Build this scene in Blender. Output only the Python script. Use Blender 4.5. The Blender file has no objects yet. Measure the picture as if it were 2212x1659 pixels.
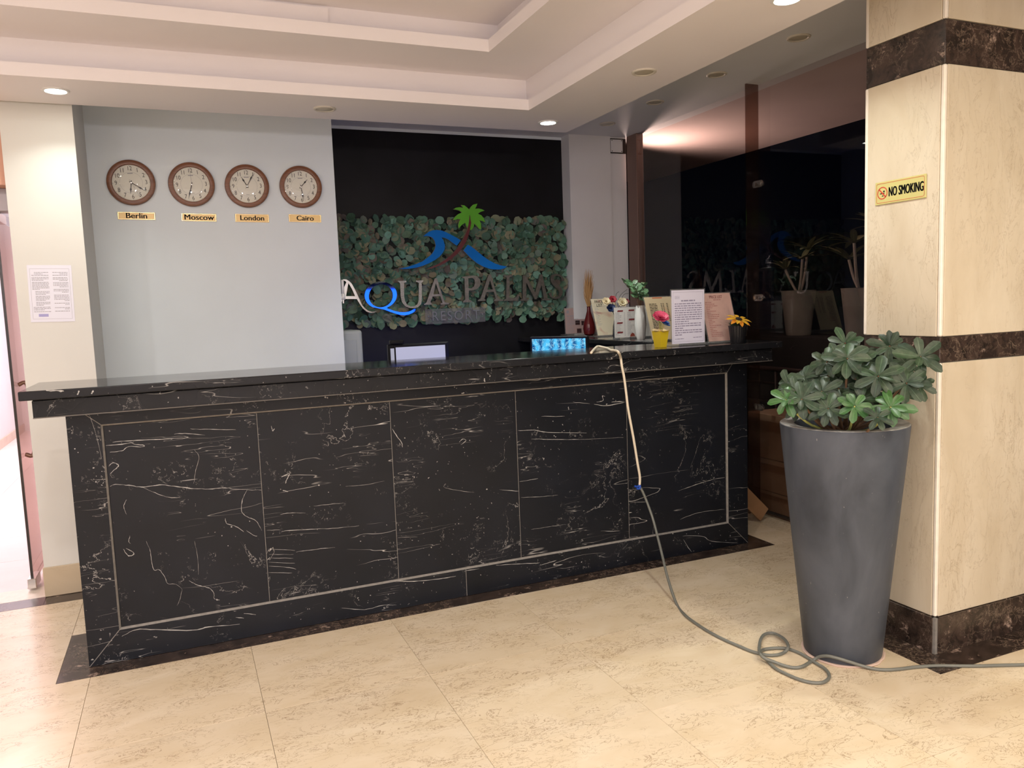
import bpy, bmesh, math, random
from mathutils import Vector, Matrix
R_ = math.radians
rng = random.Random(7)
scene = bpy.context.scene
COL = scene.collection

# ------------------------------------------------------------------ camera
CAM = Vector((0.4307, -3.4684, 1.3914)); F = 1690.3
CR = Vector((0.91930, -0.39179, -0.03720)); CU = Vector((0.07355, 0.07840, 0.99420)); CF = Vector((0.38660, 0.91670, -0.10090))
cd = bpy.data.cameras.new('camera'); cam = bpy.data.objects.new('camera', cd); COL.objects.link(cam)
cd.sensor_fit = 'HORIZONTAL'; cd.sensor_width = 36.0; cd.lens = F / 2212.0 * 36.0
cd.clip_start = 0.02; cd.clip_end = 200
cam.matrix_world = Matrix(((CR.x, CU.x, -CF.x, CAM.x), (CR.y, CU.y, -CF.y, CAM.y), (CR.z, CU.z, -CF.z, CAM.z), (0, 0, 0, 1)))
scene.camera = cam

def hit(px, py, ax, val):          # where the sight line of a photograph pixel meets the plane axis = val
    d = CF + CR * ((px - 1106) / F) + CU * ((829.5 - py) / F)
    return CAM + d * ((val - CAM[ax]) / d[ax])
def at_depth(px, py, dep):
    d = CF + CR * ((px - 1106) / F) + CU * ((829.5 - py) / F)
    return CAM + d * dep

# ------------------------------------------------------------------ world, lamps, exposure
w = bpy.data.worlds.new('night'); scene.world = w; w.use_nodes = True
w.node_tree.nodes['Background'].inputs[0].default_value = (0.010, 0.012, 0.028, 1)
w.node_tree.nodes['Background'].inputs[1].default_value = 0.05
vs = scene.view_settings
vs.view_transform = 'Standard'; vs.look = 'None'; vs.gamma = 1.0; vs.use_curve_mapping = False
vs.exposure = 0.16
scene.cycles.max_bounces = 8; scene.cycles.diffuse_bounces = 5; scene.cycles.glossy_bounces = 4
scene.cycles.transparent_max_bounces = 12
scene.cycles.sample_clamp_indirect = 6.0
scene.cycles.use_denoising = True

def disk_lamp(loc, watt, col, r=0.05, rot=(0, 0, 0), spread=180):
    l = bpy.data.lights.new('downlight_lamp', 'AREA'); l.shape = 'DISK'; l.size = r * 2
    l.energy = watt; l.color = col; l.spread = R_(spread)
    o = bpy.data.objects.new('downlight_lamp', l); COL.objects.link(o); o.location = loc; o.rotation_euler = rot
    return o
SOF = 2.4455
WARM = (1.0, 0.88, 0.66); WHITE = (1.0, 0.93, 0.915); COOL = (0.96, 1.0, 0.93)
# recessed lamps of the lobby, over and behind the camera (soffit ring and main ceiling)
for x, y, p, c in [(2.52, -3.0, 15, WARM), (2.52, -4.2, 14, WARM), (1.2, -5.3, 20, WHITE), (0.0, -5.3, 20, WHITE), (-1.3, -5.3, 18, WHITE),
                   (-2.9, -3.2, 16, WHITE), (-2.9, -1.2, 14, WHITE), (2.9, -5.3, 20, WARM), (3.3, -2.6, 9, WARM)]:
    disk_lamp((x, y, SOF - 0.012), p, c, 0.045)
for x, y in [(-1.2, -1.6), (0.2, -2.6), (-1.2, -3.6), (0.6, -3.9)]:
    disk_lamp((x, y, 2.775), 22, WHITE, 0.05)
# bright room behind the open glass door
disk_lamp((-0.95, 3.2, 2.55), 46, (1.0, 0.76, 0.80), 0.35)
disk_lamp((-0.95, 6.2, 2.55), 60, (1.0, 0.78, 0.82), 0.35)
# added point lights deep in the lobby, to brighten the ceiling and its lips
for x, y, p in ((0.6, -6.6, 80), (-2.4, -6.4, 72), (2.6, -6.8, 56)):
    g = bpy.data.lights.new('ceiling_fill', 'POINT'); g.energy = p; g.color = (1.0, 0.90, 0.905); g.shadow_soft_size = .14
    go = bpy.data.objects.new('ceiling_fill', g); COL.objects.link(go); go.location = (x, y, 1.95)
# outside wall lamp round the corner of the facade (lights the eave)
pl = bpy.data.lights.new('porch_lamp', 'SPOT'); pl.spot_size = R_(150); pl.spot_blend = 1.0; pl.energy = 75; pl.color = (1.0, 0.72, 0.62); pl.shadow_soft_size = 0.04
po = bpy.data.objects.new('porch_lamp', pl); COL.objects.link(po); po.location = (3.965, 2.24, 2.30); po.rotation_euler = Vector((.75, -1.0, .35)).to_track_quat('-Z', 'Y').to_euler()
pl2 = bpy.data.lights.new('garden_fill', 'POINT'); pl2.energy = 0.7; pl2.color = (1.0, 0.8, 0.6); pl2.shadow_soft_size = 0.05  # added dim light so the plants show beyond the glass
po2 = bpy.data.objects.new('garden_fill', pl2); COL.objects.link(po2); po2.location = (4.4, -2.2, 2.2)

# ------------------------------------------------------------------ mesh helpers
def finish(name, bm, mat, parent=None, smooth=False, loc=None):
    me = bpy.data.meshes.new(name)
    bmesh.ops.recalc_face_normals(bm, faces=bm.faces)
    bm.to_mesh(me); bm.free()
    if isinstance(mat, (list, tuple)):
        for m in mat: me.materials.append(m)
    elif mat: me.materials.append(mat)
    if smooth:
        for p in me.polygons: p.use_smooth = True
    o = bpy.data.objects.new(name, me); COL.objects.link(o)
    if parent: o.parent = parent
    if loc is not None: o.location = loc
    return o
def NB(): return bmesh.new()
def add_box(bm, x0, x1, y0, y1, z0, z1, bev=0.0, mi=0, seg=1):
    m = Matrix.Translation(((x0 + x1) / 2, (y0 + y1) / 2, (z0 + z1) / 2)) @ Matrix.Diagonal((abs(x1 - x0), abs(y1 - y0), abs(z1 - z0), 1))
    r = bmesh.ops.create_cube(bm, size=1.0, matrix=m)
    vs_ = r['verts']
    if bev > 0:
        es = list({e for v in vs_ for e in v.link_edges})
        rb = bmesh.ops.bevel(bm, geom=es, offset=bev, segments=seg, affect='EDGES', profile=0.5)
        fs = rb['faces']
        for f in fs: f.material_index = mi
    for v in vs_:
        if v.is_valid:
            for f in v.link_faces: f.material_index = mi
def box(name, x0, x1, y0, y1, z0, z1, mat, parent=None, bev=0.0, seg=1):
    bm = NB(); add_box(bm, x0, x1, y0, y1, z0, z1, bev, 0, seg); return finish(name, bm, mat, parent)
def add_prism(bm, pts, off, mi=0):   # polygon (list of Vector) extruded by vector off
    n = len(pts); a = [bm.verts.new(p) for p in pts]; b = [bm.verts.new(Vector(p) + off) for p in pts]
    f1 = bm.faces.new(a); f2 = bm.faces.new(b[::-1]); f1.material_index = f2.material_index = mi
    for i in range(n):
        f = bm.faces.new((a[i], b[i], b[(i + 1) % n], a[(i + 1) % n])); f.material_index = mi
    return f1, f2
def catmull(pts, k=6):
    P = [Vector(p) for p in pts]; out = []
    for i in range(len(P) - 1):
        p0 = P[max(i - 1, 0)]; p1 = P[i]; p2 = P[i + 1]; p3 = P[min(i + 2, len(P) - 1)]
        for s in range(k):
            t = s / k
            out.append(0.5 * ((2 * p1) + (p2 - p0) * t + (2 * p0 - 5 * p1 + 4 * p2 - p3) * t * t + (3 * p1 - p0 - 3 * p2 + p3) * t ** 3))
    out.append(P[-1]); return out
def add_tube(bm, pts, r, seg=8, mi=0, cap=True):
    P = [Vector(p) for p in pts]; n = len(P)
    rad = r if isinstance(r, (list, tuple)) else [r] * n
    t0 = (P[1] - P[0]).normalized()
    up = Vector((0, 0, 1)) if abs(t0.z) < .9 else Vector((1, 0, 0))
    u = t0.cross(up).normalized(); rings = []
    for i in range(n):
        t = (P[min(i + 1, n - 1)] - P[max(i - 1, 0)])
        t = t.normalized() if t.length > 1e-9 else t0
        u = (u - t * u.dot(t)); u = u.normalized() if u.length > 1e-6 else t.orthogonal().normalized()
        v = t.cross(u)
        rings.append([bm.verts.new(P[i] + (u * math.cos(a) + v * math.sin(a)) * rad[i]) for a in [2 * math.pi * k / seg for k in range(seg)]])
    for i in range(n - 1):
        for k in range(seg):
            f = bm.faces.new((rings[i][k], rings[i][(k + 1) % seg], rings[i + 1][(k + 1) % seg], rings[i + 1][k])); f.material_index = mi
    if cap:
        bm.faces.new(rings[0][::-1]).material_index = mi; bm.faces.new(rings[-1]).material_index = mi
def add_lathe(bm, prof, seg=48, axis='z', c=(0, 0, 0), mi=0, wob=None, cap=True):
    c = Vector(c); rings = []
    for (r, z) in prof:
        ring = []
        for k in range(seg):
            a = 2 * math.pi * k / seg
            rr = r * (wob(a, z) if wob else 1.0)
            if axis == 'z': p = Vector((rr * math.cos(a), rr * math.sin(a), z))
            else: p = Vector((rr * math.cos(a), -z, rr * math.sin(a)))       # axis towards -y (z = how far it stands off the wall)
            ring.append(bm.verts.new(c + p))
        rings.append(ring)
    for i in range(len(rings) - 1):
        for k in range(seg):
            f = bm.faces.new((rings[i][k], rings[i][(k + 1) % seg], rings[i + 1][(k + 1) % seg], rings[i + 1][k])); f.material_index = mi
    for ring, rv in ((rings[0], True), (rings[-1], False)) if cap else ():
        f = bm.faces.new(ring[::-1] if rv else ring); f.material_index = mi
def lathe(name, prof, mat, parent=None, seg=48, axis='z', c=(0, 0, 0), smooth=True, wob=None, cap=True):
    bm = NB(); add_lathe(bm, prof, seg, axis, c, 0, wob, cap); o = finish(name, bm, mat, parent, smooth)
    if smooth: sharp(o)
    return o
def sharp(o, ang=35):
    me = o.data
    bm = NB(); bm.from_mesh(me)
    for e in bm.edges:
        if len(e.link_faces) == 2 and e.calc_face_angle(0) > R_(ang): e.smooth = False
    bm.to_mesh(me); bm.free()
def thing(name, label, cat, loc=(0, 0, 0), rz=0.0, group=None):
    o = bpy.data.objects.new(name, None); COL.objects.link(o); o.empty_display_size = .05
    o.location = loc; o.rotation_euler = (0, 0, rz); return tag(o, label, cat, group)
def tag(o, label, cat, group=None):
    o['label'] = label; o['category'] = cat
    if group: o['group'] = group
    return o
def struct(o):
    o['kind'] = 'structure'; return o
def text(name, body, size, mat, parent, loc, align='CENTER', ext=0.0005, sx=1.0, bold=0.0, spacing=1.0, fat=0.0):
    cu = bpy.data.curves.new('t', 'FONT'); cu.body = body; cu.size = size; cu.extrude = ext; cu.align_x = align; cu.align_y = 'CENTER'
    cu.offset = bold; cu.space_character = spacing; cu.resolution_u = 4
    t = bpy.data.objects.new('t', cu); COL.objects.link(t)
    dg = bpy.context.evaluated_depsgraph_get(); me = bpy.data.meshes.new_from_object(t.evaluated_get(dg))
    bpy.data.objects.remove(t); bpy.data.curves.remove(cu)
    me.transform(Matrix(((sx, 0, 0, 0), (0, 0, -1, 0), (0, 1, 0, 0), (0, 0, 0, 1))))
    if fat:
        b2 = NB()
        for dx in (-fat, 0, fat):
            me.transform(Matrix.Translation((dx, 0, 0))); b2.from_mesh(me); me.transform(Matrix.Translation((-dx, 0, 0)))
        b2.to_mesh(me); b2.free()
    me.name = name; me.materials.clear(); me.materials.append(mat)
    o = bpy.data.objects.new(name, me); COL.objects.link(o); o.parent = parent; o.location = loc
    return o
def add_quad(bm, x0, x1, z0, z1, y, mi=0, sk=0.0):
    f = bm.faces.new([bm.verts.new(p) for p in ((x0, y, z0), (x1, y, z0), (x1 + sk, y, z1), (x0 + sk, y, z1))]); f.material_index = mi
def add_words(bm, x0, x1, z, h, y, rn, mi=0, fill=1.0, justify=False):   # one blurred line of small print
    x = x0; end = x0 + (x1 - x0) * fill
    while x < end - h * .8:
        wl = min(rn.uniform(1.2, 5.0) * h, end - x)
        add_quad(bm, x, x + wl, z - h * .5, z + h * .5, y, mi)
        x += wl + h * rn.uniform(.5, .8)

# ------------------------------------------------------------------ materials
def newmat(name):
    m = bpy.data.materials.new(name); m.use_nodes = True
    nt = m.node_tree; return m, nt, nt.nodes['Principled BSDF']
def nd(nt, t, **kw):
    n = nt.nodes.new(t)
    for k, v in kw.items(): setattr(n, k, v)
    return n
def plain(name, col, rough=.5, metal=0.0, spec=.5, noise=0.0, nscale=8.0, bump=0.0, emit=None, es=0.0):
    m, nt, b = newmat(name)
    b.inputs['Base Color'].default_value = (*col, 1); b.inputs['Roughness'].default_value = rough; b.inputs['Metallic'].default_value = metal
    b.inputs['Specular IOR Level'].default_value = spec
    tc = nd(nt, 'ShaderNodeNewGeometry'); no = nd(nt, 'ShaderNodeTexNoise'); no.inputs['Scale'].default_value = nscale; no.inputs['Detail'].default_value = 5
    nt.links.new(tc.outputs['Position'], no.inputs['Vector'])
    if noise > 0:
        mr = nd(nt, 'ShaderNodeMapRange'); mr.inputs[1].default_value = .3; mr.inputs[2].default_value = .7
        mr.inputs[3].default_value = 1 - noise; mr.inputs[4].default_value = 1 + noise
        mx = nd(nt, 'ShaderNodeVectorMath', operation='SCALE'); mx.inputs[0].default_value = col
        nt.links.new(no.outputs['Fac'], mr.inputs[0]); nt.links.new(mr.outputs[0], mx.inputs['Scale']); nt.links.new(mx.outputs[0], b.inputs['Base Color'])
    if bump > 0:
        bp = nd(nt, 'ShaderNodeBump'); bp.inputs['Strength'].default_value = bump; bp.inputs['Distance'].default_value = .01
        nt.links.new(no.outputs['Fac'], bp.inputs['Height']); nt.links.new(bp.outputs[0], b.inputs['Normal'])
    if emit:
        b.inputs['Emission Color'].default_value = (*emit, 1); b.inputs['Emission Strength'].default_value = es
    return m
def coords(nt, scale=(1, 1, 1), rnd=9.0):
    g = nd(nt, 'ShaderNodeNewGeometry'); oi = nd(nt, 'ShaderNodeObjectInfo')
    mu = nd(nt, 'ShaderNodeMath', operation='MULTIPLY'); mu.inputs[1].default_value = rnd
    ad = nd(nt, 'ShaderNodeVectorMath', operation='ADD'); mp = nd(nt, 'ShaderNodeMapping'); mp.inputs['Scale'].default_value = scale
    nt.links.new(oi.outputs['Random'], mu.inputs[0]); nt.links.new(g.outputs['Position'], ad.inputs[0]); nt.links.new(mu.outputs[0], ad.inputs[1])
    nt.links.new(ad.outputs[0], mp.inputs['Vector']); return mp.outputs[0], oi
def noise(nt, v, scale, detail=4, dist=0.0, rough=.55):
    n = nd(nt, 'ShaderNodeTexNoise'); n.inputs['Scale'].default_value = scale; n.inputs['Detail'].default_value = detail
    n.inputs['Distortion'].default_value = dist; n.inputs['Roughness'].default_value = rough
    nt.links.new(v, n.inputs['Vector']); return n.outputs['Fac']
def rng_map(nt, f, a, b, c=0.0, d=1.0):
    m = nd(nt, 'ShaderNodeMapRange'); m.inputs[1].default_value = a; m.inputs[2].default_value = b; m.inputs[3].default_value = c; m.inputs[4].default_value = d
    nt.links.new(f, m.inputs[0]); return m.outputs[0]
def math_(nt, op, a, b=None):
    m = nd(nt, 'ShaderNodeMath', operation=op)
    for i, x in enumerate((a, b)):
        if x is None: continue
        if isinstance(x, (int, float)): m.inputs[i].default_value = x
        else: nt.links.new(x, m.inputs[i])
    return m.outputs[0]
def vein(nt, v, scale, width, detail=4, dist=.6, rough=.55, level=.5):
    f = noise(nt, v, scale, detail, dist, rough)
    a = math_(nt, 'ABSOLUTE', math_(nt, 'SUBTRACT', f, level))
    return rng_map(nt, a, 0.0, width, 1.0, 0.0)
def mixc(nt, fac, a, b):
    m = nd(nt, 'ShaderNodeMix', data_type='RGBA'); nt.links.new(fac, m.inputs['Factor']) if not isinstance(fac, float) else None
    for k, x in (('A', a), ('B', b)):
        s = [i for i in m.inputs if i.name == k and i.type == 'RGBA'][0]
        if isinstance(x, tuple): s.default_value = (*x, 1)
        else: nt.links.new(x, s)
    return [o for o in m.outputs if o.type == 'RGBA'][0]

def black_marble(name, base=(0.0065, 0.0074, 0.0100), rough=.30, amount=1.0, spec=.24):
    m, nt, b = newmat(name)
    v, oi = coords(nt, (1, 1, 1)); vh, _ = coords(nt, (.28, .28, 2.6), 5.0)
    # long thin veins lying along the slab, broken up by a slow mask
    lv = vein(nt, vh, 3.0, .0034, 3, .35, .5); mask = rng_map(nt, noise(nt, v, 2.6, 2), .53, .62)
    lv = math_(nt, 'MULTIPLY', lv, mask)
    lv2 = vein(nt, vh, 9.0, .0050, 3, .4, .5, .47); mask2 = rng_map(nt, noise(nt, v, 3.7, 2, 0, .5), .55, .64)
    lv2 = math_(nt, 'MULTIPLY', math_(nt, 'MULTIPLY', lv2, mask2), .7)
    # crackle branching in any direction
    cv = vein(nt, v, 2.4, .0026, 7, .9, .62, .52); mask3 = rng_map(nt, noise(nt, v, 2.1, 2, 0, .5), .57, .66)
    cv = math_(nt, 'MULTIPLY', cv, mask3)
    # small curled fossil flecks
    fk = vein(nt, v, 46, .020, 2, 1.2, .6, .62); mask4 = rng_map(nt, noise(nt, v, 5, 4, 0, .7), .56, .66)
    fk = math_(nt, 'MULTIPLY', fk, mask4)
    sp = rng_map(nt, noise(nt, v, 75, 1), .745, .765); sp = math_(nt, 'MULTIPLY', sp, rng_map(nt, noise(nt, v, 4, 2), .42, .6))
    tot = math_(nt, 'MAXIMUM', math_(nt, 'MAXIMUM', lv, lv2), math_(nt, 'MAXIMUM', cv, math_(nt, 'MULTIPLY', math_(nt, 'MAXIMUM', fk, sp), .8)))
    tot = math_(nt, 'MULTIPLY', tot, amount)
    cl = noise(nt, v, 3.5, 1.5)
    basec = mixc(nt, rng_map(nt, cl, .15, .85), base, (base[0] * 1.9, base[1] * 1.9, base[2] * 2.0))
    c = mixc(nt, tot, basec, (0.52, 0.50, 0.47))
    nt.links.new(c, b.inputs['Base Color'])
    nt.links.new(rng_map(nt, noise(nt, v, 5, 2), .0, 1.0, rough - .05, rough + .07), b.inputs['Roughness'])
    b.inputs['Specular IOR Level'].default_value = spec
    return m
def cream_marble(name, col=(0.62, 0.50, 0.36), dark=(0.34, 0.23, 0.13), rough=.3, stretch=(1, 1, 1), vw=.010, amount=.55, tint=(0.70, 0.60, 0.47), bump=.0, scale=1.0, msk=(.46, .62)):
    m, nt, b = newmat(name)
    v, oi = coords(nt, stretch, 13.0)
    cl = rng_map(nt, noise(nt, v, 2.6 * scale, 5, .8), .3, .72)
    base = mixc(nt, cl, col, tint)
    v1 = vein(nt, v, 9 * scale, vw, 7, 1.3, .62); m1 = rng_map(nt, noise(nt, v, 2.4 * scale, 3), *msk)
    v2 = vein(nt, v, 4.2 * scale, vw * .6, 7, 1.6, .62, .55); m2 = rng_map(nt, noise(nt, v, 1.6 * scale, 2), .44, .60)
    t = math_(nt, 'MAXIMUM', math_(nt, 'MULTIPLY', v1, m1), math_(nt, 'MULTIPLY', v2, m2))
    c = mixc(nt, math_(nt, 'MULTIPLY', t, amount), base, dark)
    hs = nd(nt, 'ShaderNodeHueSaturation'); nt.links.new(c, hs.inputs['Color'])
    nt.links.new(rng_map(nt, oi.outputs['Random'], 0, 1, .94, 1.05), hs.inputs['Value'])
    nt.links.new(hs.outputs[0], b.inputs['Base Color'])
    b.inputs['Roughness'].default_value = rough; b.inputs['Specular IOR Level'].default_value = .4
    if bump:
        bp = nd(nt, 'ShaderNodeBump'); bp.inputs['Strength'].default_value = bump; bp.inputs['Distance'].default_value = .004
        nt.links.new(math_(nt, 'SUBTRACT', 1.0, t), bp.inputs['Height']); nt.links.new(bp.outputs[0], b.inputs['Normal'])
    return m
def brown_marble(name, rough=.25):
    m, nt, b = newmat(name)
    v, oi = coords(nt, (1, 1, 1), 13.0)
    bl = rng_map(nt, noise(nt, v, 10, 7, .3, .7), .60, .67)
    vn = math_(nt, 'MULTIPLY', vein(nt, v, 20, .020, 7, .5, .7), rng_map(nt, noise(nt, v, 4, 3), .42, .6))
    base = mixc(nt, rng_map(nt, noise(nt, v, 16, 6, .5, .7), .35, .7), (0.016, 0.011, 0.009), (0.070, 0.046, 0.036))
    c = mixc(nt, math_(nt, 'MULTIPLY', vn, .55), base, (0.38, 0.29, 0.21))
    c = mixc(nt, math_(nt, 'MULTIPLY', bl, .8), c, (0.46, 0.34, 0.27))
    nt.links.new(c, b.inputs['Base Color']); b.inputs['Roughness'].default_value = rough
    return m
def wood(name, c1, c2, rough=.35):
    m, nt, b = newmat(name); v, oi = coords(nt, (6, 6, 40), 5.0)
    nt.links.new(mixc(nt, rng_map(nt, noise(nt, v, 3, 4, .4), .3, .7), c1, c2), b.inputs['Base Color']); b.inputs['Roughness'].default_value = rough
    return m
def leafmat(name, cols, rough=.45, mv=2.4, spec=.5):
    m, nt, b = newmat(name); oi = nd(nt, 'ShaderNodeObjectInfo'); g = nd(nt, 'ShaderNodeNewGeometry')
    s = math_(nt, 'FRACT', math_(nt, 'ADD', oi.outputs['Random'], g.outputs['Random Per Island']))
    cr = nd(nt, 'ShaderNodeValToRGB'); el = cr.color_ramp.elements
    while len(el) < len(cols): el.new(.5)
    for i, c in enumerate(cols): el[i].position = i / max(1, len(cols) - 1); el[i].color = (*c, 1)
    nt.links.new(s, cr.inputs[0])
    uv = nd(nt, 'ShaderNodeUVMap'); sep = nd(nt, 'ShaderNodeSeparateXYZ'); nt.links.new(uv.outputs[0], sep.inputs[0])
    mid = rng_map(nt, math_(nt, 'ABSOLUTE', math_(nt, 'SUBTRACT', sep.outputs[0], .5)), 0.015, .06, 1.0, 0.0)
    hs = nd(nt, 'ShaderNodeHueSaturation'); hs.inputs['Value'].default_value = mv; b.inputs['Specular IOR Level'].default_value = spec; hs.inputs['Saturation'].default_value = .8; nt.links.new(cr.outputs[0], hs.inputs['Color'])
    c = mixc(nt, math_(nt, 'MULTIPLY', mid, .55), cr.outputs[0], hs.outputs[0])
    no = noise(nt, g.outputs['Position'], 60, 3); c2 = mixc(nt, rng_map(nt, no, .4, .75, 0, .14), c, (0.20, 0.19, 0.15))
    nt.links.new(c2, b.inputs['Base Color']); b.inputs['Roughness'].default_value = rough
    return m
def glassmat(name, tint=(1, 1, 1), ior=1.5, haze=0.0, hazecol=(.5, .5, .5)):
    m = bpy.data.materials.new(name); m.use_nodes = True; nt = m.node_tree; nt.nodes.clear()
    out = nd(nt, 'ShaderNodeOutputMaterial'); tr = nd(nt, 'ShaderNodeBsdfTransparent'); tr.inputs[0].default_value = (*tint, 1)
    gl = nd(nt, 'ShaderNodeBsdfGlossy'); gl.inputs['Roughness'].default_value = 0.0
    fr = nd(nt, 'ShaderNodeFresnel'); fr.inputs['IOR'].default_value = ior
    geo = nd(nt, 'ShaderNodeNewGeometry')
    fac = math_(nt, 'MULTIPLY', fr.outputs[0], math_(nt, 'SUBTRACT', 1.0, geo.outputs['Backfacing']))
    mx = nd(nt, 'ShaderNodeMixShader'); nt.links.new(fac, mx.inputs[0]); nt.links.new(tr.outputs[0], mx.inputs[1]); nt.links.new(gl.outputs[0], mx.inputs[2])
    last = mx
    if haze > 0:
        df = nd(nt, 'ShaderNodeBsdfDiffuse'); df.inputs[0].default_value = (*hazecol, 1)
        m2 = nd(nt, 'ShaderNodeMixShader'); m2.inputs[0].default_value = haze; nt.links.new(mx.outputs[0], m2.inputs[1]); nt.links.new(df.outputs[0], m2.inputs[2]); last = m2
    nt.links.new(last.outputs[0], out.inputs[0]); return m

M = {}
M['paint'] = plain('white_paint', (0.73, 0.74, 0.75), .55, noise=.025, nscale=2.0, bump=.02)
M['ceilpaint'] = plain('ceiling_paint', (0.85, 0.81, 0.82), .6, noise=.02, nscale=1.5)
M['pierpaint'] = plain('cream_white_paint', (0.70, 0.695, 0.65), .5, noise=.02, nscale=3.0)
M['coolpaint'] = plain('cool_white_paint', (0.75, 0.825, 0.86), .55, noise=.03, nscale=2.0)
M['blackpaint'] = plain('black_paint', (0.0045, 0.0045, 0.006), .5, noise=.5, nscale=4.0, spec=.25)
M['marble'] = black_marble('black_marble')
M['marble_top'] = black_marble('polished_black_marble', (0.010, 0.010, 0.010), .09, .5, .5)
M['marble_edge'] = black_marble('black_marble_edge', (0.0085, 0.0088, 0.010), .26, .9)
M['tile'] = cream_marble('cream_floor_marble', (0.64, 0.525, 0.36), (0.20, 0.115, 0.05), .27, (1.0, 1.8, 1), .016, .82, (0.72, 0.615, 0.46), 0, 1.6, (.43, .57))
M['pillar'] = cream_marble('cream_pillar_marble', (0.56, 0.475, 0.345), (0.34, 0.24, 0.13), .38, (1.1, 1.1, .38), .010, .5, (0.67, 0.595, 0.465), .35, 1.7)
M['bead'] = plain('pale_corner_bead', (0.80, 0.74, 0.64), .45, noise=.05, nscale=30)
M['brown'] = brown_marble('dark_brown_marble')
M['grout'] = plain('grey_grout', (0.22, 0.205, 0.185), .8, noise=.15, nscale=60)
M['joint'] = plain('floor_grout', (0.30, 0.22, 0.14), .9)
M['chrome'] = plain('polished_steel', (0.66, 0.66, 0.66), .05, 1.0)
M['bronze'] = plain('dull_bronze_metal', (0.22, 0.205, 0.185), .42, .9, noise=.2, nscale=60)
M['steel'] = plain('satin_steel', (0.62, 0.60, 0.58), .25, 1.0)
M['wood'] = wood('red_brown_wood', (0.150, 0.050, 0.018), (0.24, 0.090, 0.036))
M['face'] = plain('clock_dial', (0.80, 0.79, 0.70), .5)
M['ink'] = plain('black_ink', (0.012, 0.012, 0.012), .5)
M['greyink'] = plain('grey_ink', (0.31, 0.30, 0.33), .6)
M['gold'] = plain('gold_plastic', (0.86, 0.60, 0.24), .3, .1)
M['goldrim'] = plain('bright_gold_rim', (0.95, 0.72, 0.38), .2, .9)
M['glass'] = glassmat('clear_glass', (0.90, 0.88, 0.87))
M['glass_fin'] = glassmat('brown_tinted_glass', (0.60, 0.48, 0.43), 1.5, .05, (0.10, 0.06, 0.045))
M['glass_door'] = glassmat('rosy_door_glass', (0.86, 0.74, 0.70), 1.5, .14, (0.52, 0.38, 0.31))
M['dome'] = glassmat('clock_glass', (0.97, 0.97, 0.96))
M['acrylic'] = glassmat('clear_acrylic', (0.93, 0.93, 0.92), 1.49, .10, (0.6, 0.6, 0.6))
M['acrylic_sign'] = glassmat('clear_acrylic_plate', (0.85, 0.85, 0.86), 1.49, .16, (0.36, 0.36, 0.38))
M['leafwall'] = leafmat('leaf_wall_leaf', [(0.045, 0.105, 0.062), (0.105, 0.205, 0.135), (0.055, 0.155, 0.100), (0.170, 0.225, 0.140), (0.250, 0.225, 0.135), (0.120, 0.095, 0.085), (0.150, 0.320, 0.240), (0.028, 0.064, 0.040)], .6, .75, .3)
M['leaf'] = leafmat('shrub_leaf', [(0.010, 0.028, 0.012), (0.008, 0.024, 0.010), (0.022, 0.042, 0.023), (0.010, 0.038, 0.009), (0.034, 0.054, 0.032)], .42, 3.4, .35)
M['leafbright'] = leafmat('young_shrub_leaf', [(0.018, 0.085, 0.014), (0.028, 0.100, 0.017)], .4)
M['leafdark'] = leafmat('garden_leaf', [(0.10, 0.11, 0.05), (0.14, 0.13, 0.06)], .5)
M['stem'] = plain('brown_stem', (0.15, 0.085, 0.045), .7)
M['soil'] = plain('dark_soil', (0.018, 0.014, 0.010), .9, noise=.5, nscale=80, bump=.8)
M['blue'] = plain('blue_sign_face', (0.003, 0.150, 0.50), .6, 0, .15)
M['green'] = plain('green_sign_face', (0.12, 0.42, 0.035), .6, 0, .15)
M['red'] = plain('dark_red_sign_face', (0.105, 0.008, 0.012), .4)
M['signedge'] = plain('sign_edge', (0.32, 0.26, 0.18), .5)
M['white'] = plain('white_plastic', (0.78, 0.78, 0.77), .4)
M['paper'] = plain('white_paper', (0.80, 0.80, 0.90), .7)
M['black'] = plain('black_plastic', (0.006, 0.006, 0.007), .5, 0, .15)
M['cardboard'] = plain('brown_cardboard', (0.22, 0.125, 0.07), .8, noise=.08, nscale=6)
M['railing'] = plain('brown_railing', (0.045, 0.028, 0.024), .45, .2)
M['jamb'] = plain('brown_metal_jamb', (0.20, 0.125, 0.10), .45, .3)
def lampmat(name, col, s): return plain(name, (.8, .8, .8), .4, emit=col, es=s)
M['lit'] = lampmat('lit_lamp', (0.95, 1.0, 0.90), 30.0)
M['unlit'] = plain('unlit_lamp_lens', (0.50, 0.46, 0.36), .35)
M['ring'] = plain('lamp_ring', (0.62, 0.58, 0.50), .4)
def streaky(name):
    m, nt, b = newmat(name); v, _ = coords(nt, (1, 1, .45), 1.0)
    f = rng_map(nt, noise(nt, v, 5, 5, .5), .3, .72); c = mixc(nt, f, (0.034, 0.041, 0.053), (0.100, 0.113, 0.138))
    sp = rng_map(nt, noise(nt, v, 90, 2), .74, .77); c = mixc(nt, sp, c, (0.3, 0.29, 0.28))
    nt.links.new(c, b.inputs['Base Color']); b.inputs['Roughness'].default_value = .48; b.inputs['Specular IOR Level'].default_value = .35
    return m
M['pot'] = streaky('grey_stone_pot')

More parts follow.
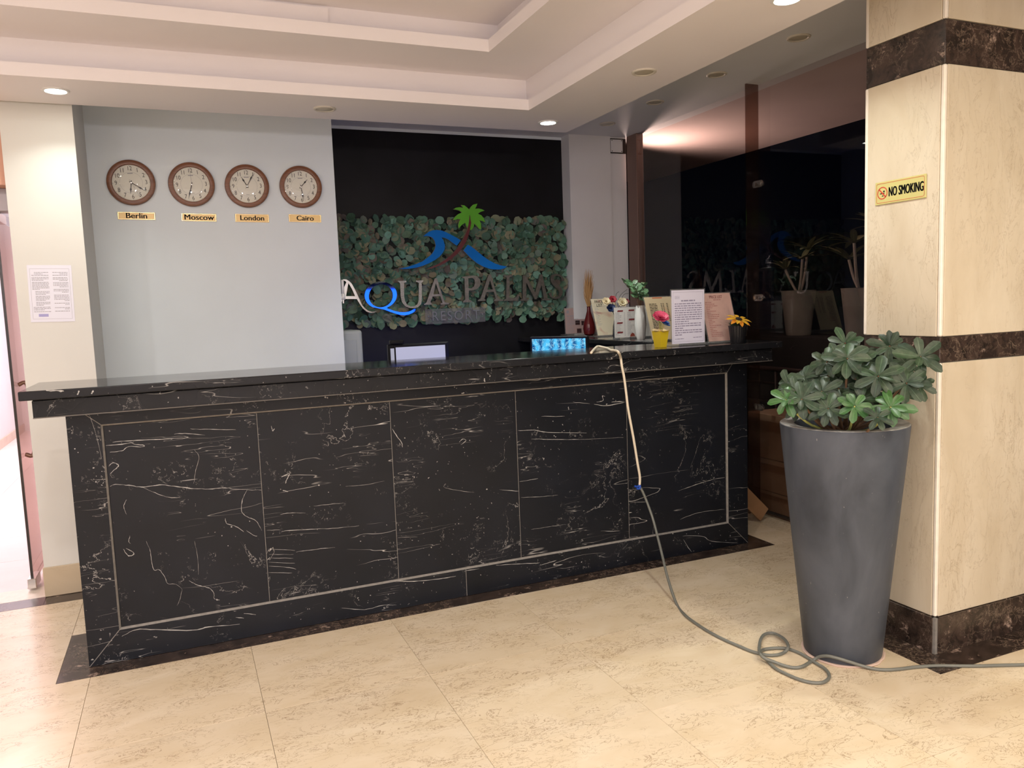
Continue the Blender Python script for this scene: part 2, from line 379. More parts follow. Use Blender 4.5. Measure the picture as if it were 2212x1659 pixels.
# ------------------------------------------------------------------ floor
XG = 3.78; YN = 2.10; YC = 1.60; YP = 1.0308; YF = 1.97; ZO = 2.665
fl = struct(box('floor', -4.6, XG + .02, -8.1, YN + .1, -.06, -.0115, M['joint']))
def tile(x0, x1, y0, y1, mat, z=0.0, name='tile', gap=.0006):
    return box(name, x0 + gap, x1 - gap, y0 + gap, y1 - gap, -.0118, z, mat, fl, .0005)
xs = [.0125 + .6 * k for k in range(-7, 7)]; ys = [-.1 - .6 * k for k in range(0, 11)]
W = 3.3065; BD = .106
full = None
for i in range(len(xs) - 1):
    for j in range(len(ys) - 1):
        x0, x1, y1, y0 = xs[i], min(xs[i + 1], XG), ys[j], ys[j + 1]
        if x0 < 3.1 < 3.0 + x1 and x1 > 2.95 and y0 < -1.1 and y1 > -1.55 and x1 > 3.6: pass
        if full and x1 - x0 > .599:
            o = full.copy(); COL.objects.link(o); o.location = (x0 - full_at[0], y0 - full_at[1], 0)
        else:
            o = tile(x0, x1, y0, y1, M['tile'])
            if x1 - x0 > .599: full = o; full_at = (x0, y0)
# beside and behind the counter
for x0, x1 in [(xs[k], min(xs[k + 1], -BD)) for k in range(0, 7)]:
    for y0, y1 in ((-.1, .5), (.5, .90)): tile(x0, x1, y0, y1, M['tile'])
for y0, y1 in ((-.1, .5), (.5, 1.1), (1.1, 1.7), (1.7, 2.1)):
    tile(W + BD, 3.6125, y0, y1, M['tile']); tile(3.6125, XG, y0, y1, M['tile'])
tile(-BD, W + BD, .40, 2.1, M['tile'])
# dark border strips
tile(-BD, 1.0, -.1, 0, M['brown'], .0004, 'border_strip'); tile(1.0, 2.2, -.1, 0, M['brown'], .0004, 'border_strip'); tile(2.2, W + BD, -.1, 0, M['brown'], .0004, 'border_strip')
tile(-BD, 0, 0, .40, M['brown'], .0004, 'border_strip'); tile(W, W + BD, 0, .40, M['brown'], .0004, 'border_strip')
tile(-.286, .06, .90, YP, M['brown'], .0004, 'border_strip'); tile(-1.6, -.286, .90, YP, M['brown'], .0004, 'border_strip')
tile(-1.6, -.286, YP, 1.22, M['bead'], .0008, 'threshold_strip')
PX, PY0, PY1 = 3.0044, -1.4332, -1.0782
bm = NB(); add_box(bm, PX - .125, PX - .001, PY0 - .125, PY1 + .12, -.004, .0012); finish('border_strip', bm, M['brown'], fl)
bm = NB(); add_box(bm, PX - .001, XG, PY0 - .125, PY0 - .001, -.004, .0012); finish('border_strip', bm, M['brown'], fl)

# ------------------------------------------------------------------ walls
wl = struct(box('wall_front_pier', -.2865, .0272, YP, YC + .02, 0, 2.72, M['pierpaint']))       # white pier beside the door
struct(box('baseboard_pier', -.292, .034, YP - .012, YP + .3, .0012, .152, cream_marble('beige_skirting', (0.50, 0.40, 0.27), (0.3, 0.2, 0.1), .35, (1, 1, 1), .008, .5, (0.58, 0.48, 0.34)), None, .002))
struct(box('wall_back', .0272, 1.405, YC, YN, 0, 2.72, M['coolpaint']))
struct(box('wall_niche', 1.405, 3.785, YN, YN + .12, 0, 2.645, M['blackpaint']))
struct(box('wall_niche_top', 1.405, 3.785, YN - .004, YN + .12, 2.645, 2.72, M['coolpaint']))
struct(box('wall_corner', 3.268, 3.630, YF, YN, 0, 2.72, M['paint']))
struct(box('wall_corner_side', 3.630, XG - .002, YF + .014, YN, 0, 2.72, M['paint'], None, 0))
struct(box('wall_far_side', -4.7, -4.6, -8.1, 1.2, 0, 2.9, M['paint']))
struct(box('wall_behind', -4.7, 4.0, -8.2, -8.1, 0, 2.9, M['paint']))
struct(box('wall_door', -4.7, -1.6, YP, YP + .2, 0, 2.9, M['pierpaint']))
hd = struct(box('wall_door_head', -1.6, -.2865, YP + .02, YP + .2, 2.06, 2.9, plain('salmon_paint', (0.62, 0.34, 0.24), .6)))

# pillar clad in marble slabs
pil = struct(box('pillar', PX + .012, XG - .03, PY0 + .012, PY1 - .012, 0, 2.664, M['grout']))
zs = [(0.0, .1423, 'brown', 'skirting_slab', .010), (.1445, 1.117, 'pillar', 'slab', 0), (1.1194, 1.2130, 'brown', 'band_slab', -.003), (1.2153, 2.187, 'pillar', 'slab', 0), (2.1891, 2.3410, 'brown', 'band_slab', -.003), (2.3434, 2.664, 'pillar', 'slab', 0)]
for z0, z1, mt, nm, pr in zs:
    e = .017 if mt == 'pillar' else .004
    box(nm, PX - pr, PX + .0125, PY0 + e, PY1 - e, z0, z1, M[mt], pil, .0015)
    box(nm, PX + e, XG - .032, PY0 - pr, PY0 + .0125, z0, z1, M[mt], pil, .0015)
    box(nm, PX + .05, XG - .032, PY1 - .0125, PY1 + pr, z0, z1, M[mt], pil, .0015)
    if mt == 'pillar':
        box('corner_bead', PX + .0005, PX + .0165, PY0 + .0005, PY0 + .0165, z0, z1, M['bead'], pil, .004)
        box('corner_bead', PX + .0005, PX + .0165, PY1 - .0165, PY1 - .0005, z0, z1, M['bead'], pil, .004)
    else:
        bm = NB(); g = .0035 - pr
        add_box(bm, PX + g - .001, PX + .012, PY0 + g - .001, PY0 + .012, z0, z1); add_box(bm, PX + g - .001, PX + .012, PY1 - .012, PY1 - g + .001, z0, z1)
        finish('corner_joint', bm, M['grout'], pil)

# ------------------------------------------------------------------ ceiling (stepped tray)
def ring(bm, ox0, ox1, oy0, oy1, ix0, ix1, iy0, iy1, z0, z1):
    add_box(bm, ox0, ix0, oy0, oy1, z0, z1); add_box(bm, ix1, ox1, oy0, oy1, z0, z1)
    add_box(bm, ix0, ix1, oy0, iy0, z0, z1); add_box(bm, ix0, ix1, iy1, oy1, z0, z1)
bm = NB(); add_box(bm, -4.7, 4.0, -8.2, 2.3, 2.80, 2.95); ceil = struct(finish('ceiling', bm, M['ceilpaint']))
SX, SY = 2.744, .9986
bm = NB(); add_box(bm, SX - .1, XG + .1, -8.2, 2.3, ZO, 2.80); add_box(bm, -4.7, SX - .1, SY - .1, 2.3, ZO, 2.80); finish('side_ceiling', bm, M['paint'], ceil)
I1 = (-3.3, 2.2803, -5.0, .5379); L1 = .0563
C1 = (I1[0] - .08, I1[1] + .032, I1[2] - .09, I1[3] + .094); H2 = 2.630
I2 = (-2.95, 1.932, -4.6, .2276); L2 = .0585; H3 = 2.7914
C2 = (I2[0] - .086, I2[1] + .086, I2[2] - .086, I2[3] + .086)
bm = NB(); ring(bm, -4.6, SX, -8.1, SY, *I1, SOF, SOF + L1); finish('lower_soffit', bm, M['ceilpaint'], ceil)
bm = NB(); ring(bm, -4.6, SX, -8.1, SY, *C1, SOF + L1, H2); finish('lower_riser', bm, M['ceilpaint'], ceil)
bm = NB(); ring(bm, -4.6, SX - .002, -8.1, SY - .002, *I2, H2, H2 + L2); finish('upper_soffit', bm, M['ceilpaint'], ceil)
bm = NB(); ring(bm, -4.6, SX - .002, -8.1, SY - .002, *C2, H2 + L2, H3); finish('upper_riser', bm, M['ceilpaint'], ceil)
bm = NB(); add_box(bm, -4.6, SX - .1, -8.1, SY - .1, H3, 2.80); finish('top_panel', bm, M['ceilpaint'], ceil)
bm = NB(); add_box(bm, -3.0, 1.17, C2[3] - .016, C2[3] - .001, H2 + L2 + .0005, H3 - .012); finish('patch_board', bm, M['ceilpaint'], ceil)

# downlights
def downlight(x, y, z, lit, label, r=.058, watt=9):
    t = thing('downlight', label, 'ceiling light', (x, y, z), 0, 'recessed ceiling lights')
    lathe('ring', [(r, 0), (r, -.004), (r * .93, -.007), (r * .80, -.0065), (r * .74, -.003), (r * .71, -.0002)], M['ring'] if not lit else M['white'], t, 40, cap=False)
    if lit: lathe('lens', [(r * .70, -.001), (r * .70, -.003), (r * .5, -.0055), (.001, -.006)], M['lit'], t, 32)
    else: lathe('lens', [(r * .71, -.0005), (r * .71, -.004), (r * .5, -.0055), (.001, -.006)], M['unlit'], t, 32)
    if lit: disk_lamp((x, y, z - .026), watt, COOL, .04, (0, 0, 0), 125)
downlight(-.007, .744, SOF, True, 'lit ceiling spot over the white pier beside the door', watt=2.2)
downlight(2.51, .771, SOF, True, 'lit ceiling spot at the soffit corner near the black niche', watt=11)
downlight(2.524, -1.174, SOF, True, 'lit ceiling spot at the top edge of the picture near the pillar', watt=5)
downlight(1.217, .775, SOF, False, 'unlit round ceiling lamp above the clock wall edge')
downlight(2.51, -.258, SOF, False, 'unlit round ceiling lamp on the white soffit before the glass wall')
for y, lb in [(-.311, 'unlit lamp in the grey side ceiling closest to the pillar'), (.337, 'unlit lamp in the grey side ceiling, second from the pillar'),
              (.972, 'unlit lamp in the grey side ceiling, third from the pillar'), (1.587, 'unlit lamp half hidden by the soffit edge near the white corner')]:
    downlight(3.385, y, ZO, False, lb)

# ------------------------------------------------------------------ glass wall
win = bpy.data.objects.new('window_1', None); COL.objects.link(win); win['kind'] = 'structure'
YJ = .449
box('glass_pane', XG - .005, XG + .005, YJ + .003, 1.815, .012, ZO - .003, M['glass'], win)
box('glass_pane', XG - .005, XG + .005, -1.06, YJ - .003, .012, ZO - .003, M['glass'], win)
box('glass_fin', 3.683, XG - .006, YJ - .005, YJ + .005, .012, ZO - .002, M['glass_fin'], win)
box('jamb', XG - .012, XG + .05, 1.815, 1.955, 0, ZO - .001, M['jamb'], win, .002)
box('floor_channel', XG - .012, XG + .012, -1.06, 1.815, .0005, .011, M['steel'], win)
for z in (2.072, 1.377, .688):
    bm = NB(); n = 20; pts = []
    for k in range(n):
        a = 2 * math.pi * k / n; pts.append(Vector((XG - .012, YJ + math.copysign(.026, math.cos(a)) + .021 * math.cos(a), z + .021 * math.sin(a))))
    add_prism(bm, pts, Vector((.006, 0, 0))); cl = finish('clamp', bm, M['steel'], win)
    for s in (-1, 1):
        bm = NB(); bmesh.ops.create_cone(bm, cap_ends=True, segments=16, radius1=.011, radius2=.009, depth=.005, matrix=Matrix.Translation((XG - .0145, YJ + s * .024, z)) @ Matrix.Rotation(R_(90), 4, 'Y')); finish('bolt', bm, M['chrome'], cl)
win2 = bpy.data.objects.new('window_2', None); COL.objects.link(win2); win2['kind'] = 'structure'
box('glass_pane', XG - .005, XG + .005, -8.1, PY0 - .02, .012, ZO - .003, M['glass'], win2)

# ------------------------------------------------------------------ glass door and the bright room behind it
corr = M['paint']; M['tile2'] = cream_marble('overlit_tile', (0.74, 0.64, 0.61), (0.5, 0.36, 0.33), .3, (1, 1.6, 1), .012, .3, (0.78, 0.70, 0.67))  # paler tile copy: the overbright pink light is put into its colour
struct(box('wall_corridor_far', -2.2, .1, 8.2, 8.3, 0, 2.9, corr)); struct(box('wall_corridor', -1.62, -1.5, YP + .2, 8.2, 0, 2.9, corr))
struct(box('wall_corridor_near', -.2865, -.16, YC, 8.2, 0, 2.9, corr))
struct(box('ceiling_corridor', -2.2, .1, YP + .2, 8.3, 2.72, 2.9, corr))
fc = struct(box('floor_corridor', -1.6, -.2, 1.22, 8.2, -.06, -.002, M['joint']))
for k in range(12): 
    for x0 in (-1.6, -1.0, -.4):
        x1 = min(x0 + .6, -.2865); y0 = 1.22 + .6 * k; y1 = min(y0 + .6, 8.2)
        if y1 > y0: box('tile', x0 + .001, x1 - .001, y0 + .001, y1 - .001, -.003, .0, M['tile2'], fc, .0008)
struct(box('baseboard_corridor', -1.5, -1.485, YP + .2, 8.2, 0, .10, cream_marble('pink_skirting', (0.55, 0.42, 0.33)), None, .001))
door = bpy.data.objects.new('door_1', None); COL.objects.link(door); door['kind'] = 'structure'
DX = -.368
box('glass_leaf', DX - .005, DX + .005, 1.19, 2.05, .03, 1.905, M['glass_door'], door)
box('edge_strip', DX - .006, DX + .006, 1.180, 1.1895, .03, 1.905, plain('dark_glass_edge', (0.02, 0.015, 0.014), .2), door)
box('floor_hinge', DX - .020, DX + .020, 1.16, 1.30, .012, .065, M['steel'], door, .003)
box('head_hinge', DX - .020, DX + .020, 1.16, 1.34, 1.90, 1.945, M['steel'], door, .003)
box('head_rail', -1.6, -.288, 1.16, 1.26, 1.947, 2.06, plain('grey_door_rail', (0.30, 0.27, 0.28), .4, .5), door, .003)
bm = NB(); add_tube(bm, catmull([(DX + .006, 1.30, .70), (DX + .05, 1.30, .72), (DX + .05, 1.30, 1.05), (DX + .006, 1.30, 1.07)], 6), .011, 10); finish('door_handle', bm, plain('bronze_handle', (0.25, 0.15, 0.11), .35, .6), door, True)

# ------------------------------------------------------------------ reception counter
ctr = thing('reception_counter', 'long black marble reception counter with five front panels', 'counter', (0, 0, 0))
box('carcass', .01, W - .01, .034, .36, .002, 1.10, plain('dark_carcass', (.012, .011, .011), .6), ctr)
px = [.1256, .7097, 1.2892, 1.9129, 2.5368, 3.1659]; z0, z1 = .1403, .9720
for a, b in zip(px[:-1], px[1:]):
    box('panel', a + .0012, b - .0012, .010, .036, z0 + .001, z1 - .001, M['marble'], ctr, .0008)
def cprism(name, pts, y0, y1, mat, bev=.001):
    bm = NB(); add_prism(bm, [Vector((x, y0, z)) for x, z in pts], Vector((0, y1 - y0, 0))); return finish(name, bm, mat, ctr)
TOPF = 1.034
cprism('frame_slab', [(0, 0.0015), (px[0] - .007, z0 - .007), (px[0] - .007, z1 + .007), (0.055, TOPF), (0, TOPF)], 0, .034, M['marble'])
cprism('frame_slab', [(W, 0.0015), (W, TOPF), (W - .09, TOPF), (px[-1] + .007, z1 + .007), (px[-1] + .007, z0 - .007)], 0, .034, M['marble'])
cprism('frame_slab', [(.0025, .0015), (1.615, .0015), (1.615, z0 - .007), (px[0] - .005, z0 - .007)], 0, .034, M['marble'])
cprism('frame_slab', [(1.618, .0015), (W - .0025, .0015), (px[-1] + .005, z0 - .007), (1.618, z0 - .007)], 0, .034, M['marble'])
cprism('frame_slab', [(px[0] - .005, z1 + .007), (px[-1] + .005, z1 + .007), (W - .0925, TOPF), (.0575, TOPF)], 0, .034, M['marble'])
# pale chamfer strips round the recessed panels and pale mitre joints
def strip(a, b, c, d_):
    bm = NB(); fs = [bm.verts.new(p) for p in (a, b, c, d_)]; bm.faces.new(fs)
    r = bmesh.ops.extrude_face_region(bm, geom=bm.faces[:]); vs2 = [g for g in r['geom'] if isinstance(g, bmesh.types.BMVert)]
    bmesh.ops.translate(bm, verts=vs2, vec=(0, .004, 0)); return finish('chamfer_strip', bm, M['grout'], ctr)
q = .007
strip((px[0] - q, .0, z0 - q), (px[-1] + q, .0, z0 - q), (px[-1], .009, z0), (px[0], .009, z0))
strip((px[0] - q, .0, z1 + q), (px[0], .009, z1), (px[-1], .009, z1), (px[-1] + q, .0, z1 + q))
strip((px[0] - q, .0, z0 - q), (px[0], .009, z0), (px[0], .009, z1), (px[0] - q, .0, z1 + q))
strip((px[-1] + q, .0, z0 - q), (px[-1] + q, .0, z1 + q), (px[-1], .009, z1), (px[-1], .009, z0))
for (a, b) in (((.001, .002), (px[0] - q, z0 - q)), ((.0562, TOPF), (px[0] - q, z1 + q)), ((W - .001, .002), (px[-1] + q, z0 - q)), ((W - .0912, TOPF), (px[-1] + q, z1 + q)), ((1.6165, .002), (1.6165, z0 - q))):
    d = Vector((b[0] - a[0], 0, b[1] - a[1])).normalized(); n = Vector((-d.z, 0, d.x)) * .0013; bm = NB()
    A = Vector((a[0], -.0003, a[1])); Bv = Vector((b[0], -.0003, b[1])); add_prism(bm, [A + n, Bv + n, Bv - n, A - n], Vector((0, .02, 0))); finish('mitre_joint', bm, M['grout'], ctr)
for a in px[1:-1]: box('panel_joint', a - .0012, a + .0012, .0112, .03, z0, z1, M['grout'], ctr)
box('frieze', -.093, W + .0925, -.100, .36, TOPF, 1.1025, M['marble_edge'], ctr, .004)
SLT = 1.1395
box('frieze_lip', -.0935, W + .093, -.1006, .30, TOPF - .0012, TOPF + .003, plain('dusty_lip', (.10, .09, .08), .6), ctr)
bm = NB(); add_box(bm, -.130, W + .137, -.130, .335, 1.1045, SLT, .004, 0, 2); o = finish('worktop', bm, [M['marble_top'], M['marble_edge']], ctr)
for p in o.data.polygons:
    if p.normal.z < .5: p.material_index = 1
# the large pale calcite veins that show one by one in the front slabs (thin inlays)
V6 = [([(60,520),(100,507),(200,513),(300,525),(430,510),(540,520),(660,535),(800,540),(920,530),(1000,543),(1190,548)],2.2),([(300,525),(400,570),(500,602),(590,603)],1.2),([(80,190),(230,178),(400,170),(610,158)],2.5),([(30,215),(150,205),(240,190)],2),([(60,265),(150,255),(200,225),(300,225),(315,215),(240,205),(215,188)],2.2),([(540,130),(620,126),(770,138)],1.5),([(660,92),(800,95),(1000,98)],1.4),([(1085,545),(1050,620),(1045,710),(1090,750),(1150,778),(1195,850)],1.6),([(920,760),(935,800),(1000,820),(1060,860)],1.8),([(1080,850),(1140,890),(1160,890)],1.5),([(330,930),(360,1000),(370,1080),(390,1145),(430,1145),(470,1200),(490,1245),(550,1250),(600,1290)],1.4),([(650,1225),(720,1260),(800,1280),(835,1320),(840,1360),(880,1370)],1.8),([(600,1290),(580,1370),(560,1410)],1),([(1340,860),(1400,850),(1560,840),(1720,835),(1920,815)],1.6),([(1230,850),(1330,845)],1),([(1450,1010),(1600,990),(1740,975)],1.3),([(1240,990),(1440,998)],1.1),([(1250,1030),(1430,1030)],1),([(1260,1055),(1430,1058)],1.2),([(1245,1088),(1440,1093)],1.2),([(1245,1115),(1380,1125),(1450,1138)],1.2),([(1245,1163),(1420,1168)],1.2),([(1580,668),(1700,655),(1800,645)],1),([(1330,730),(1400,720),(1520,720)],1.2),([(1820,520),(1990,505),(2110,480)],1),([(1340,450),(1400,425),(1380,470),(1370,500)],3),([(1350,550),(1390,560)],3),([(1265,70),(1275,105),(1290,90)],3),([(160,990),(200,1040),(240,1020),(180,985)],2.6),([(50,370),(85,345),(125,365),(90,400),(60,430)],2.6),([(185,620),(165,660),(170,700),(185,730)],1.8),([(210,890),(200,930),(215,950)],1.3),([(690,250),(725,300),(700,400),(685,500)],.9),([(690,930),(715,1050),(720,1180)],.8)]
V6b = [([(150,1640),(260,1590),(400,1590),(680,1595),(800,1570),(1030,1550)],2.8),([(1000,1500),(1060,1505)],2.2),([(1060,1470),(1150,1478)],2.6),([(1790,1430),(1960,1440),(2090,1410),(2200,1405)],1.4)]
V7 = [([(330,700),(400,715),(510,730)],1.2),([(660,712),(775,722)],1.5),([(20,350),(45,390),(75,430),(80,460)],1.8),([(770,360),(870,358),(950,370),(1180,375)],1.8),([(850,410),(1000,412),(1180,412),(1400,400)],1.2),([(1225,203),(1300,210),(1410,190)],2),([(1240,190),(1280,180),(1275,155),(1290,155)],1.8),([(1330,190),(1405,185)],2.3),([(910,275),(1050,275)],1.3),([(1100,190),(1200,200)],1),([(1730,720),(1830,685),(1920,655),(2005,640)],1.6),([(1740,890),(1850,850),(2005,830)],1.4),([(1440,790),(1540,785)],1),([(780,665),(890,645)],1.4),([(790,760),(900,755),(1010,745)],1),([(850,950),(950,935),(1060,920)],1),([(1265,960),(1380,960)],1),([(420,430),(440,410),(460,420),(430,445)],1.7),([(55,1000),(170,995)],1)]
V7b = [([(0,1255),(150,1260),(300,1245),(400,1230)],2.6),([(450,1200),(540,1185)],2),([(640,1165),(800,1155),(900,1150)],1.8),([(900,1165),(1000,1135)],1.8),([(1755,990),(1870,990),(1930,1020),(2080,1030)],1.4),([(1760,1010),(1790,1060),(1810,1085)],1.4)]
VS = [([(585,468),(720,470),(870,478)],7),([(1085,540),(1112,472)],6),([(1310,525),(1338,465)],5)]
VU = [([(1110,770),(1240,835),(1300,920),(1400,1250),(1470,1560)],.9)]
bm = NB(); rv = random.Random(5)
for lst, ox, oy, sc_, yy in ((V6, 220, 900, 3.456, .0097), (V6b, 220, 900, 3.456, -.0003), (V7, 840, 800, 2.765, .0097), (V7b, 840, 800, 2.765, -.0003), (VS, 20, 780, 7.373, -.1303), (VU, 20, 780, 7.373, -.0003)):
    for pts, wd in lst:
        P = catmull([Vector((ox + a / sc_, oy + b / sc_, 0)) for a, b in pts], 5); n = len(P); prev = None
        for i, p in enumerate(P):
            t = (P[min(i + 1, n - 1)] - P[max(i - 1, 0)]).normalized(); nn = Vector((-t.y, t.x, 0)); h = wd * .36 * (rv.uniform(.35, 1.2)) * min(1, .35 + 3 * min(i, n - 1 - i) / n)
            p = p + nn * rv.uniform(-.5, .5); a, b = p + nn * h, p - nn * h; cur = [bm.verts.new(hit(q_.x, q_.y, 1, yy)) for q_ in (a, b)]
            if prev: bm.faces.new((prev[0], cur[0], cur[1], prev[1]))
            prev = cur
o = finish('marble_veins', bm, plain('calcite_vein', (.38, .37, .35), .4, noise=.35, nscale=40), ctr); o['kind'] = 'stuff'
# return along the glass wall
box('return_front', 3.03, 3.06, .34, 1.86, .0005, 1.103, M['marble'], ctr)
box('return_end', 2.86, 3.4, 1.86, 1.89, .0005, 1.103, M['marble'], ctr)
bm = NB(); add_box(bm, 3.005, 3.46, .337, 2.098, 1.1045, SLT, .006, 0, 2); finish('return_top', bm, M['marble_top'], ctr)
bm = NB(); add_box(bm, 2.84, 3.004, 1.83, 2.098, 1.1045, SLT, .006, 0, 2); finish('return_top', bm, M['marble_top'], ctr)
box('work_shelf', .05, 3.02, .362, 1.02, .72, .75, plain('grey_shelf', (.06, .06, .065), .5), ctr, .002)
box('shelf_leg', .08, .12, .60, 1.0, .0005, .72, M['black'], ctr); box('shelf_leg', 2.9, 2.94, .60, 1.0, .0005, .72, M['black'], ctr)

# ------------------------------------------------------------------ artificial leaf panel and sign
hedge = thing('leaf_panel', 'rectangular panel of dusty artificial green leaves on the black niche wall', 'wall panel', (0, 0, 0))
box('backing', 1.44, 3.235, YN - .022, YN - .001, 1.30, 2.03, plain('dark_mesh_backing', (.008, .012, .009), .8), hedge)
def leafmesh(name, L, Wd, cup=.25, bend=.2, nseg=5, prof=None):
    bm = NB(); uvl = bm.loops.layers.uv.new('UVMap'); rows = []
    for i in range(nseg + 1):
        t = i / nseg; wd = Wd * (prof(t) if prof else math.sin(math.pi * min(1, t * .97 + .03)) ** .75); z = bend * L * t * t
        rows.append([(bm.verts.new((s * wd * .5, L * t, z + cup * abs(s) * wd * .5)), .5 + s * .5, t) for s in (-1, 0, 1)])
    for i in range(nseg):
        for k in range(2):
            qd = (rows[i][k], rows[i][k + 1], rows[i + 1][k + 1], rows[i + 1][k])
            f = bm.faces.new([x[0] for x in qd]); f.smooth = True
            for lp, x in zip(f.loops, qd): lp[uvl].uv = (x[1], x[2])
    bmesh.ops.remove_doubles(bm, verts=bm.verts, dist=1e-5)
    me = bpy.data.meshes.new(name); bm.to_mesh(me); bm.free(); return me
rnd_ = lambda t: math.sqrt(max(.0, 1 - (2 * t - 1) ** 2)) ** .9 if 0 < t < 1 else .02
wl_leaves = [leafmesh('leaf', .066, .058, .32, .30, 6, rnd_), leafmesh('leaf', .080, .062, .38, -.25, 6, rnd_), leafmesh('leaf', .058, .052, .30, .45, 6, rnd_)]
for m_ in wl_leaves: m_.materials.append(M['leafwall'])
def orient(pos, ydir, zdir, s=1.0):
    y = ydir.normalized(); z = (zdir - y * zdir.dot(y)); z = z.normalized() if z.length > 1e-5 else y.orthogonal().normalized(); x = y.cross(z)
    return Matrix(((x.x * s, y.x * s, z.x * s, pos.x), (x.y * s, y.y * s, z.y * s, pos.y), (x.z * s, y.z * s, z.z * s, pos.z), (0, 0, 0, 1)))
def hedge_leaf(x, z, y):
    a = rng.uniform(0, 2 * math.pi); yd = Vector((math.cos(a), -rng.uniform(.0, .45), math.sin(a) + .15))
    zd = Vector((rng.uniform(-.4, .4), -1, rng.uniform(-.15, .55))); s = rng.uniform(.75, 1.12)
    return orient(Vector((x, y, z)) - yd.normalized() * .035 * s, yd, zd, s)
bm = NB(); uvd = bm.loops.layers.uv.new('UVMap')
HX0, HX1, HZ0, HZ1 = 1.43, 3.245, 1.285, 2.035
for k in range(1250):
    mt = hedge_leaf(rng.uniform(HX0, HX1), rng.uniform(HZ0, HZ1), YN - rng.uniform(.028, .040))
    me = wl_leaves[k % 3]; base = len(bm.verts); vv = [bm.verts.new(mt @ v.co) for v in me.vertices]
    for p in me.polygons:
        f = bm.faces.new([vv[i] for i in p.vertices]); f.smooth = True
        for lp, li in zip(f.loops, p.loop_indices): lp[uvd].uv = me.uv_layers[0].data[li].uv
me = bpy.data.meshes.new('leaves'); bm.to_mesh(me); bm.free(); me.materials.append(M['leafwall'])
o = bpy.data.objects.new('leaves', me); COL.objects.link(o); o.parent = hedge; o['kind'] = 'stuff'
nx, nz = 20, 15
for i in range(nx):
    for j in range(nz):
        x = HX0 - .005 + (HX1 - HX0 + .01) * (i + rng.uniform(.1, .9)) / nx; z = HZ0 - .02 + (HZ1 - HZ0 + .03) * (j + rng.uniform(.1, .9)) / nz
        o = bpy.data.objects.new('leaf', wl_leaves[rng.randrange(3)]); COL.objects.link(o); o.parent = hedge
        o.matrix_local = hedge_leaf(x, z, YN - rng.uniform(.042, .056))

def zpoly(pts, ox, oy, y, sc=8.508):
    return [hit(ox + a / sc, oy + b / sc, 1, y) for a, b in pts]
def smoothpoly(P, k=3):   # closed Catmull-Rom
    n = len(P); out = []
    for i in range(n):
        p0, p1, p2, p3 = P[i - 1], P[i], P[(i + 1) % n], P[(i + 2) % n]
        for s in range(k):
            t = s / k; out.append(0.5 * ((2 * p1) + (p2 - p0) * t + (2 * p0 - 5 * p1 + 4 * p2 - p3) * t * t + (3 * p1 - p0 - 3 * p2 + p3) * t ** 3))
    return out
def plate(name, outer, holes, mat, parent, y, th=.014, edge=None):
    cu = bpy.data.curves.new('p', 'CURVE'); cu.dimensions = '2D'; cu.fill_mode = 'BOTH'; cu.extrude = th / 2
    for ps in [outer] + holes:
        s = cu.splines.new('POLY'); s.points.add(len(ps) - 1); s.use_cyclic_u = True
        for p, v in zip(s.points, ps): p.co = (v.x, v.z, 0, 1)
    t = bpy.data.objects.new('p', cu); COL.objects.link(t)
    me = bpy.data.meshes.new_from_object(t.evaluated_get(bpy.context.evaluated_depsgraph_get()))
    bpy.data.objects.remove(t); bpy.data.curves.remove(cu)
    me.transform(Matrix(((1, 0, 0, 0), (0, 0, -1, y), (0, 1, 0, 0), (0, 0, 0, 1))))
    me.name = name; me.materials.clear(); me.materials.append(mat)
    if edge:
        me.materials.append(edge)
        for p in me.polygons:
            if abs(p.normal.y) < .5: p.material_index = 1
    o = bpy.data.objects.new(name, me); COL.objects.link(o)
    if parent: o.parent = parent
    return o
YS = YN - .098
Z1 = (725, 560); Z2 = (970, 560); Z3 = (850, 430)
logo = thing('emblem', 'blue wave emblem with green palm tree on the leaf panel', 'sign', (0, 0, 0))
wave1 = [(540,690),(580,650),(650,600),(720,575),(800,570),(880,580),(960,610),(1060,660),(1160,715),(1230,760),(1160,860),(1080,805),(1000,745),(940,715),(880,710),(915,770),(940,850),(935,920),(900,990),(840,1060),(760,1120),(650,1180),(530,1230),(400,1265),(250,1285),(90,1285),(250,1250),(400,1200),(520,1150),(620,1080),(700,1010),(750,930),(770,850),(750,770),(710,710),(650,685),(580,680)]
wave2 = [(1280,945),(1355,840),(1420,870),(1520,950),(1640,1050),(1740,1120),(1860,1185),(1960,1220),(2080,1240),(2030,1275),(1940,1297),(1840,1295),(1750,1280),(1640,1240),(1530,1180),(1430,1100),(1370,1040)]
trunk = [(1392,300),(1400,380),(1415,440),(1390,580),(1360,690),(1310,810),(1240,920),(1150,1020),(1050,1105),(930,1180),(800,1240),(680,1280),(580,1298),(690,1250),(820,1190),(950,1110),(1060,1020),(1150,920),(1230,800),(1290,690),(1340,580),(1365,480),(1382,380)]
crown = [(1385,195),(1410,150),(1460,105),(1535,85),(1520,130),(1495,180),(1560,175),(1620,190),(1668,215),(1600,235),(1545,270),(1610,300),(1655,360),(1680,435),(1630,405),(1575,395),(1600,450),(1605,510),(1600,562),(1560,540),(1520,490),(1475,450),(1470,500),(1440,560),(1405,577),(1385,540),(1360,555),(1335,500),(1310,440),(1260,470),(1220,510),(1195,545),(1185,480),(1200,420),(1225,370),(1170,370),(1130,385),(1085,390),(1120,335),(1180,280),(1250,250),(1210,215),(1160,200),(1095,190),(1150,160),(1210,152),(1275,160),(1260,140),(1240,110),(1300,120),(1350,160)]
plate('wave', zpoly(wave1, *Z3, YS), [], M['blue'], logo, YS, .014, M['signedge'])
plate('wave', zpoly(wave2, *Z3, YS), [], M['blue'], logo, YS, .014, M['signedge'])
